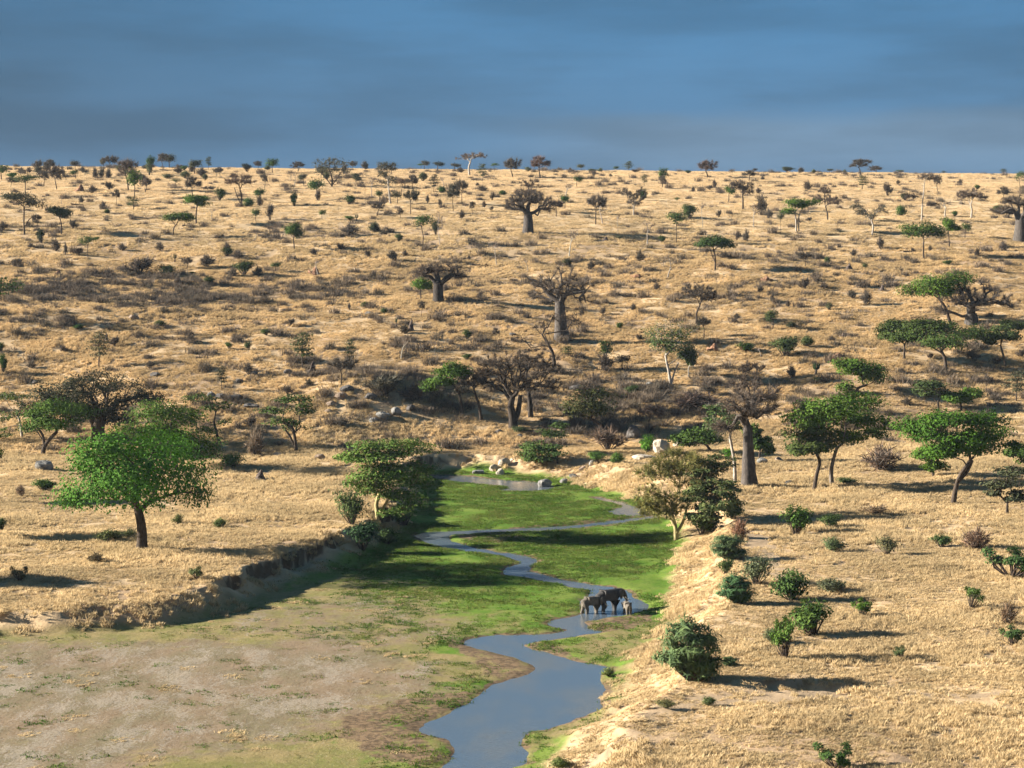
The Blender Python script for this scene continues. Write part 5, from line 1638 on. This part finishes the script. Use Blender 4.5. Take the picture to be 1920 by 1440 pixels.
euphorbia(1530, 702, 18, 23, 'dark candelabra euphorbia left of the vivid acacia on the slope')
euphorbia(669, 414, 7, 12, 'upright dark euphorbia column beside a green bush on the upper slope')
euphorbia(328, 491, 8, 16, 'small dark upright euphorbia on the left slope')
euphorbia(743, 611, 7, 17, 'thin bright green euphorbia left of the black pointed mound')

# ------------------------------------------------------------------ elephants
M_ELD = mat_skin('wet_dark_hide', (.030, .030, .032), (.055, .052, .05))
M_ELG = mat_skin('dusty_hide', (.085, .074, .060), (.135, .118, .095))
M_TUSK = mat_plain('ivory', (.72, .66, .54), .4)


def skin_mesh(name, joints, bones, mat, root=0, sub=2):
    me = bpy.data.meshes.new(name)
    me.from_pydata([j[:3] for j in joints], bones, [])
    o = bpy.data.objects.new(name, me)
    COL.objects.link(o)
    sm = o.modifiers.new('skin', 'SKIN')
    sm.use_smooth_shade = True
    sv = me.skin_vertices[0].data
    for i, j in enumerate(joints):
        sv[i].radius = (j[3], j[4] if len(j) > 4 else j[3])
        sv[i].use_root = i == root
    ss = o.modifiers.new('sub', 'SUBSURF')
    ss.levels = ss.render_levels = sub
    dg = bpy.context.evaluated_depsgraph_get()
    dg.update()
    out = bpy.data.meshes.new_from_object(o.evaluated_get(dg))
    out.name = name
    bpy.data.objects.remove(o)
    out.materials.clear()
    out.materials.append(mat)
    return out


def elephant(px, py, height, yaw, mat, label, head_down=0.0, stride=0.0, tusks=True, seed=0, curl=1.0, short=None):
    """African elephant facing +X before its turn; shoulder height in metres"""
    g, s = foot(px, py)
    k = height / 2.6
    hd = head_down
    J = [(-.20, 0, 1.72, .62, .60),          # 0 belly, root
         (-1.05, 0, 1.76, .56, .58),         # 1 rump
         (-1.45, 0, 1.62, .30, .36),         # 2
         (.70, 0, 1.88, .52, .60),           # 3 shoulder
         (1.25, 0, 2.02 - hd * .5, .38, .42),       # 4 neck
         (1.70, 0, 2.12 - hd, .40, .42),     # 5 skull
         (2.08, 0, 1.72 - hd, .27, .25),     # 6 face
         (2.28, 0, 1.25 - hd * .9, .17, .17),       # 7 trunk
         (2.34, 0, .80 - hd * .5, .13, .13),
         (2.26 - .05 * curl, 0, .50, .105, .105),
         (2.02 - .18 * curl, 0, .44 + .12 * curl, .08, .08),
         (1.86 - .2 * curl, 0, .58 + .2 * curl, .06, .06)]
    E = [(0, 1), (1, 2), (0, 3), (3, 4), (4, 5), (5, 6), (6, 7), (7, 8), (8, 9), (9, 10), (10, 11)]

    def leg(hip, x0, x1, x2, y, rt):
        n = len(J)
        J.extend([(x0, y * .9, 1.22, rt, rt * .9), (x1, y, .72, rt * .66, rt * .62), (x2, y, .22, rt * .54, rt * .54), (x2 + .04, y, .03, rt * .62, rt * .58)])
        E.extend([(hip, n), (n, n + 1), (n + 1, n + 2), (n + 2, n + 3)])
    leg(1, -1.08, -1.0 - stride * .2, -1.18 - stride * .35, .36, .37)
    leg(1, -1.08, -1.0 + stride * .3, -1.14 + stride * .35, -.36, .37)
    leg(3, .72, .74 + stride * .25, .76 + stride * .3, .36, .34)
    leg(3, .72, .72 - stride * .2, .70 - stride * .3, -.36, .34)
    body = skin_mesh('elephant_body', J, E, mat)
    parts = [('body', body, None)]
    for sd in (1, -1):
        # ear: a thick wavy flap on the side of the head
        out = [(1.62, 2.36), (1.30, 2.44), (.98, 2.30), (.84, 1.98), (.94, 1.62), (1.18, 1.36), (1.40, 1.55), (1.58, 1.92)]
        c = np.array([1.30, sd * .56, 1.95 - hd])
        v, f = [], []
        m = len(out)
        for lay, off in ((0, 0.0), (1, .05)):
            v.append(c + np.array([0, sd * off, 0]))
            for i, (x, z) in enumerate(out):
                flare = .44 + .30 * max(0, (1.5 - x)) / .66
                v.append(np.array([x, sd * (flare + off + .03 * math.sin(i * 2.1)), z - hd]))
        for i in range(m):
            a, b = 1 + i, 1 + (i + 1) % m
            f += [(0, a, b), (m + 1, m + 1 + b, m + 1 + a)]
        q = [(1 + i, 1 + m + 1 + i, 1 + m + 1 + (i + 1) % m, 1 + (i + 1) % m) for i in range(m)]
        parts.append(('ear', mesh_np('ear', np.array(v), [np.array(f), np.array(q)], [mat], smooth_faces=True), None))
        if tusks:
            ta = Acc()
            pts = densify([(1.98, sd * .20, 1.55 - hd), (2.22, sd * .27, 1.28 - hd), (2.50, sd * .26, 1.16 - hd), (2.72, sd * .2, 1.22 - hd)], .1)
            tube(ta, pts, np.linspace(.06, .015, len(pts)), 7)
            parts.append(('tusk', ta.mesh('tusk', M_TUSK, True), None))
    ta = Acc()
    pts = densify([(-1.62, 0, 1.75), (-1.78, .03, 1.35), (-1.76, .06, .85), (-1.72, .06, .70)], .12)
    tube(ta, pts, np.interp(np.linspace(0, 1, len(pts)), [0, .8, .9, 1], [.06, .025, .05, .02]), 6)
    parts.append(('tail', ta.mesh('tail', mat, True), None))
    o = thing('elephant', parts, (g[0], g[1], max(float(g[2]), -.12) - .02), 'elephant', 'elephant', (px, py, 40), label, 'elephants drinking in the river', (k, k, k), yaw)
    THINGS[-1]['short'] = short
    return o


elephant(1141, 1150, 2.85, math.radians(33), M_ELD, 'biggest elephant, dark and wet, standing in the river with its trunk curled', .12, .55, True, curl=1.2, short='dark elephant')
elephant(1109, 1151, 2.25, math.radians(32), M_ELG, 'dusty grey elephant with its head against the rump of the dark one', .28, .5, True, short='dusty elephant')
elephant(1176, 1152, 1.6, math.radians(104), M_ELG, 'smallest elephant, a calf seen from behind in front of the dark one', .2, .25, False, curl=.6, short='elephant calf')

# ------------------------------------------------------------------ grass: nobody could count it
def tuft_patch(name, seed, radius, tufts, blades, h, lean, width, mat, col, clump=.28):
    rs = np.random.RandomState(seed)
    acc = Acc()
    a = rs.uniform(0, 2 * np.pi, tufts)
    r = radius * rs.uniform(0, 1, tufts) ** .6
    cx, cy = np.cos(a) * r, np.sin(a) * r
    n = tufts * blades
    bx = np.repeat(cx, blades) + rs.normal(0, clump * .5, n)
    by = np.repeat(cy, blades) + rs.normal(0, clump * .5, n)
    hh = np.repeat(h * rs.uniform(.55, 1.25, tufts), blades) * rs.uniform(.6, 1.2, n)
    az = rs.uniform(0, 2 * np.pi, n)
    ln = lean * rs.uniform(.2, 1.3, n)
    d = np.stack([np.cos(az) * ln, np.sin(az) * ln, np.ones(n)], 1)
    s = nrm(np.stack([-np.sin(az + rs.normal(0, .7, n)), np.cos(az), 0 * az], 1)) * (width * rs.uniform(.6, 1.3, n) * .5)[:, None]
    p = np.stack([bx, by, np.full(n, -.08)], 1)
    m = p + d * (hh * .6)[:, None]
    t = m + (d + np.stack([np.cos(az), np.sin(az), 0 * az], 1) * .35) * (hh * .4)[:, None]
    v = np.stack([p - s, p + s, m + s * .8, m - s * .8, t], 1)
    k = np.arange(n)[:, None] * 5
    tint = np.repeat(np.clip(np.repeat(rs.uniform(0, 1, tufts), blades) * .6 + .4 * rs.uniform(0, 1, n), 0, 1), 5)
    acc.add(v.reshape(-1, 3), k + np.array([[0, 1, 2, 3]]), k + np.array([[3, 2, 4]]), tint)
    o = bpy.data.objects.new(name, acc.mesh(name, mat))
    col.objects.link(o)


def scatter(name, col, pts, scl, label, align=True, zoff=0.0, zs=None):
    """one object whose points carry instances of the tufts of an unlinked collection"""
    n = len(pts)
    rs = np.random.RandomState(n)
    x, y = pts[:, 0], pts[:, 1]
    z = terrain(x, y) + zoff
    e = .8
    gx = (terrain(x + e, y, False) - terrain(x - e, y, False)) / (2 * e)
    gy = (terrain(x, y + e, False) - terrain(x, y - e, False)) / (2 * e)
    cl = np.clip(np.hypot(gx, gy), 0, .6) / (np.hypot(gx, gy) + 1e-9)
    N = nrm(np.stack([-gx * cl, -gy * cl, np.ones(n)], 1))
    yaw = rs.uniform(0, 2 * np.pi, n)
    X0 = np.stack([np.cos(yaw), np.sin(yaw), 0 * yaw], 1)
    X = nrm(X0 - N * (X0 * N).sum(1, keepdims=True))
    Yv = np.cross(N, X)
    rot = np.stack([np.arctan2(Yv[:, 2], N[:, 2]), -np.arcsin(np.clip(X[:, 2], -1, 1)), np.arctan2(X[:, 1], X[:, 0])], 1)
    me = bpy.data.meshes.new(name)
    me.vertices.add(n)
    me.vertices.foreach_set('co', np.stack([x, y, z], 1).astype(np.float32).ravel())
    a = me.attributes.new('rot', 'FLOAT_VECTOR', 'POINT')
    a.data.foreach_set('vector', rot.astype(np.float32).ravel())
    a = me.attributes.new('scl', 'FLOAT_VECTOR', 'POINT')
    s3 = np.stack([scl, scl, scl * (zs if zs is not None else 1.0)], 1)
    a.data.foreach_set('vector', s3.astype(np.float32).ravel())
    a = me.attributes.new('idx', 'INT', 'POINT')
    a.data.foreach_set('value', rs.randint(0, len(col.objects), n).astype(np.int32))
    me.update()
    o = link(name, me, None, kind='stuff', label=label)
    ng = bpy.data.node_groups.new(name, 'GeometryNodeTree')
    ng.interface.new_socket('Geometry', in_out='INPUT', socket_type='NodeSocketGeometry')
    ng.interface.new_socket('Geometry', in_out='OUTPUT', socket_type='NodeSocketGeometry')
    gi = ng.nodes.new('NodeGroupInput')
    go = ng.nodes.new('NodeGroupOutput')
    mp = ng.nodes.new('GeometryNodeMeshToPoints')
    ip = ng.nodes.new('GeometryNodeInstanceOnPoints')
    ci = ng.nodes.new('GeometryNodeCollectionInfo')
    ci.inputs['Collection'].default_value = col
    ci.inputs['Separate Children'].default_value = True
    ci.inputs['Reset Children'].default_value = True

    def na(nm, t):
        q = ng.nodes.new('GeometryNodeInputNamedAttribute')
        q.data_type = t
        q.inputs['Name'].default_value = nm
        return q.outputs['Attribute']
    L = ng.links.new
    L(gi.outputs[0], mp.inputs['Mesh'])
    L(mp.outputs[0], ip.inputs['Points'])
    L(ci.outputs[0], ip.inputs['Instance'])
    ip.inputs['Pick Instance'].default_value = True
    L(na('idx', 'INT'), ip.inputs['Instance Index'])
    L(na('rot', 'FLOAT_VECTOR'), ip.inputs['Rotation'])
    L(na('scl', 'FLOAT_VECTOR'), ip.inputs['Scale'])
    L(ip.outputs[0], go.inputs[0])
    md = o.modifiers.new('scatter', 'NODES')
    md.node_group = ng
    return o


C_GRASS, C_SEDGE, C_SCRUB = (bpy.data.collections.new(n) for n in ('grass_source', 'sedge_source', 'scrub_source'))
for i in range(5):
    tuft_patch('dry_tuft_%d' % i, 500 + i, 1.35, 14, 18, .46, .50, .065, M_GRASS, C_GRASS)
for i in range(4):
    tuft_patch('green_tuft_%d' % i, 520 + i, 1.2, 14, 9, .17, .9, .07, M_SEDGE, C_SEDGE, .3)
for i in range(4):
    tuft_patch('scrub_tuft_%d' % i, 540 + i, 1.3, 8, 20, .62, .75, .05, M_SCRUB, C_SCRUB, .5)


for i in range(4):
    tuft_patch('shrublet_%d' % i, 560 + i, .55, 5, 34, 1.05, .60, .055, M_SCRUB, C_SCRUB, .7)


def points(xmin, xmax, ymin, ymax, density, seed):
    """random ground points inside a slice of the view and a margin round it"""
    rs = np.random.RandomState(seed)
    n = int((xmax - xmin) * (ymax - ymin) * density)
    p = np.stack([rs.uniform(xmin, xmax, n), rs.uniform(ymin, ymax, n)], 1)
    return p[np.abs(p[:, 0]) < .27 * p[:, 1] + 14]


def sow_grass():
    P = np.concatenate([points(-80, 80, 146, 260, .80, 1), points(-115, 115, 260, 400, .64, 2), points(-175, 175, 400, 560, .46, 3),
                        points(-260, 260, 560, 905, .24, 4)])
    x, y = P[:, 0], P[:, 1]
    rs = np.random.RandomState(9)
    bd = near_sd(x, y, BED) + (fbm(x / 3, y / 3, 41) - .5) * 3.2
    left = x < np.interp(y, [160, 200, 250, 300, 340, 370], [-9, -7, -2, 4, 5, 4])
    keep = np.where(left, .35 * smooth(.6, 2.0, bd) + .65 * smooth(4.6, 6.2, bd), smooth(.3, 2.6, bd))
    _px, _py = to_px(x, y, 0 * x)
    keep = np.maximum(keep, .06 * (bd < 1) * left * smooth(1075, 1110, _py) * smooth(900, 700, _px) * smooth(.45, .65, fbm(x / 5, y / 8, 67)))
    for m in TRACK:
        keep = keep * (.16 + .84 * smooth(-.8, 1.2, near_sd(x, y, m) + (vnoise(x, y, 61) - .5) * 2.4))
    keep = keep * smooth(-.2, .8, near_sd(x, y, STEP) + .6)
    keep = keep * (.62 + .38 * smooth(.34, .60, fbm(x / 11, y / 8, 62, 4)))
    keep = keep * (1 - .55 * scrub_mask(x, y))
    k = rs.uniform(0, 1, len(P)) < keep
    x, y = x[k], y[k]
    sc = (.80 + .5 * fbm(x / 14, y / 14, 63)) * rs.uniform(.75, 1.25, len(x)) * (1 + .35 * smooth(450, 800, y))
    zs = (.36 + .85 * smooth(.3, .72, fbm(x / 12, y / 9, 64, 4))) * (1 - .50 * smooth(520, 700, y)) * (1 - .22 * smooth(290, 220, y))
    inb = near_sd(x, y, BED) < -.5
    zs = np.where(inb, .35, zs)
    sc = np.where(inb, sc * .75, sc)
    scatter('dry_grass', C_GRASS, np.stack([x, y], 1), sc, 'golden dry grass covering the terraces and the hillside', zs=zs)
    # green sward on the river bed
    P = points(-60, 45, 165, 385, 1.9, 12)
    x, y = P[:, 0], P[:, 1]
    bd = near_sd(x, y, BED)
    rd = river_sd(x, y)
    ppx, py = to_px(x, y, 0 * x)
    g = (1 - .85 * smooth(820, 420, ppx) * smooth(1040, 1110, py)) * np.maximum(smooth(1240, 1020, py) * .9, .25 + 0 * x) * smooth(3, -3, -near_sd(x, y, PALE) - 2)
    g = np.maximum(g, .035)
    g = np.where(rd < .5, 0, g) * (bd < 1.0) * smooth(.38, .62, fbm(x / 6, y / 9, 65, 4) + .12)
    k = np.random.RandomState(13).uniform(0, 1, len(P)) < g
    x, y = x[k], y[k]
    scatter('river_grass', C_SEDGE, np.stack([x, y], 1), np.random.RandomState(14).uniform(.7, 1.4, len(x)), 'short green grass growing over the river bed')
    # low grey scrub and twiggy shrublets among the grass of the slope
    P = np.concatenate([points(-150, 150, 385, 560, .42, 21), points(-250, 250, 560, 900, .10, 22)])
    x, y = P[:, 0], P[:, 1]
    w = scrub_mask(x, y) * .95 + .16 * smooth(.45, .72, fbm(x / 15, y / 10, 66)) + .030
    w = w * (near_sd(x, y, BED) > 3)
    k = np.random.RandomState(24).uniform(0, 1, len(P)) < w
    x, y = x[k], y[k]
    scatter('low_scrub', C_SCRUB, np.stack([x, y], 1), np.random.RandomState(25).uniform(.7, 1.8, len(x)), 'low grey-brown scrub among the dry grass')


sow_grass()

# ------------------------------------------------------------------ labels: each says which one, by its look and by what it stands beside
def settle_labels():
    marks = [t for t in THINGS if t.get('short')]
    used = set()
    for t in THINGS:
        if t['label']:
            used.add(t['label'])
    rest = [t for t in THINGS if not t['label']]

    def size_word(t):
        return 'tiny ' if t['h'] < 14 else ('small ' if t['h'] < 30 else '')
    order = []
    for t in rest:
        near = sorted(marks, key=lambda m: math.hypot(m['px'] - t['px'], 1.5 * (m['py'] - t['py'])))[:9]
        order.append((math.hypot(near[0]['px'] - t['px'], near[0]['py'] - t['py']), t, near))
    order.sort(key=lambda q: q[0])
    for _, t, near in order:
        done = None
        for step in range(3):
            for m in near:
                dx, dy = t['px'] - m['px'], t['py'] - m['py']
                rel = ('right of' if dx > 0 else 'left of') if abs(dx) > 1.2 * abs(dy) else ('downhill of' if dy > 0 else 'uphill of')
                far = math.hypot(dx, dy)
                pre = 'just ' if far < 45 else ('' if far < 130 else 'well ')
                if step == 1:
                    pre = 'further ' if not pre else pre + 'and further '
                if step == 2:
                    pre = 'next one ' + pre
                lab = f"{size_word(t)}{t['desc']} {pre}{rel} the {m['short']}"
                if lab not in used and len(lab.replace('-', 'x').split()) <= 16:
                    done = lab
                    break
            if done:
                break
        if not done:
            a, b = near[0], near[1]
            done = f"{size_word(t)}{t['desc']} between the {a['short']} and the {b['short']}"
        used.add(done)
        t['label'] = done
    for t in THINGS:
        t['o']['label'] = t['label']


settle_labels()


# ------------------------------------------------------------------ air: far trees fade a little towards the blue
def haze():
    lo, hi = (-6100., -1600., -2.5), (6100., 7700., 86.)
    v = np.array([[(lo, hi)[a][0], (lo, hi)[b][1], (lo, hi)[c][2]] for a in (0, 1) for b in (0, 1) for c in (0, 1)])
    f = np.array([[0, 1, 3, 2], [4, 6, 7, 5], [0, 4, 5, 1], [2, 3, 7, 6], [0, 2, 6, 4], [1, 5, 7, 3]])
    t = NT('air')
    pv = t.n('ShaderNodeVolumePrincipled')
    pv.inputs['Color'].default_value = (.58, .77, 1.0, 1)
    pv.inputs['Density'].default_value = HAZE
    pv.inputs['Anisotropy'].default_value = 0.0
    t.l(pv.outputs[0], t.out.inputs['Volume'])
    link('haze', mesh_np('haze', v, [f], [t.m]), kind='stuff', label='thin dry-season haze in the air')


HAZE = 0.00003
haze()
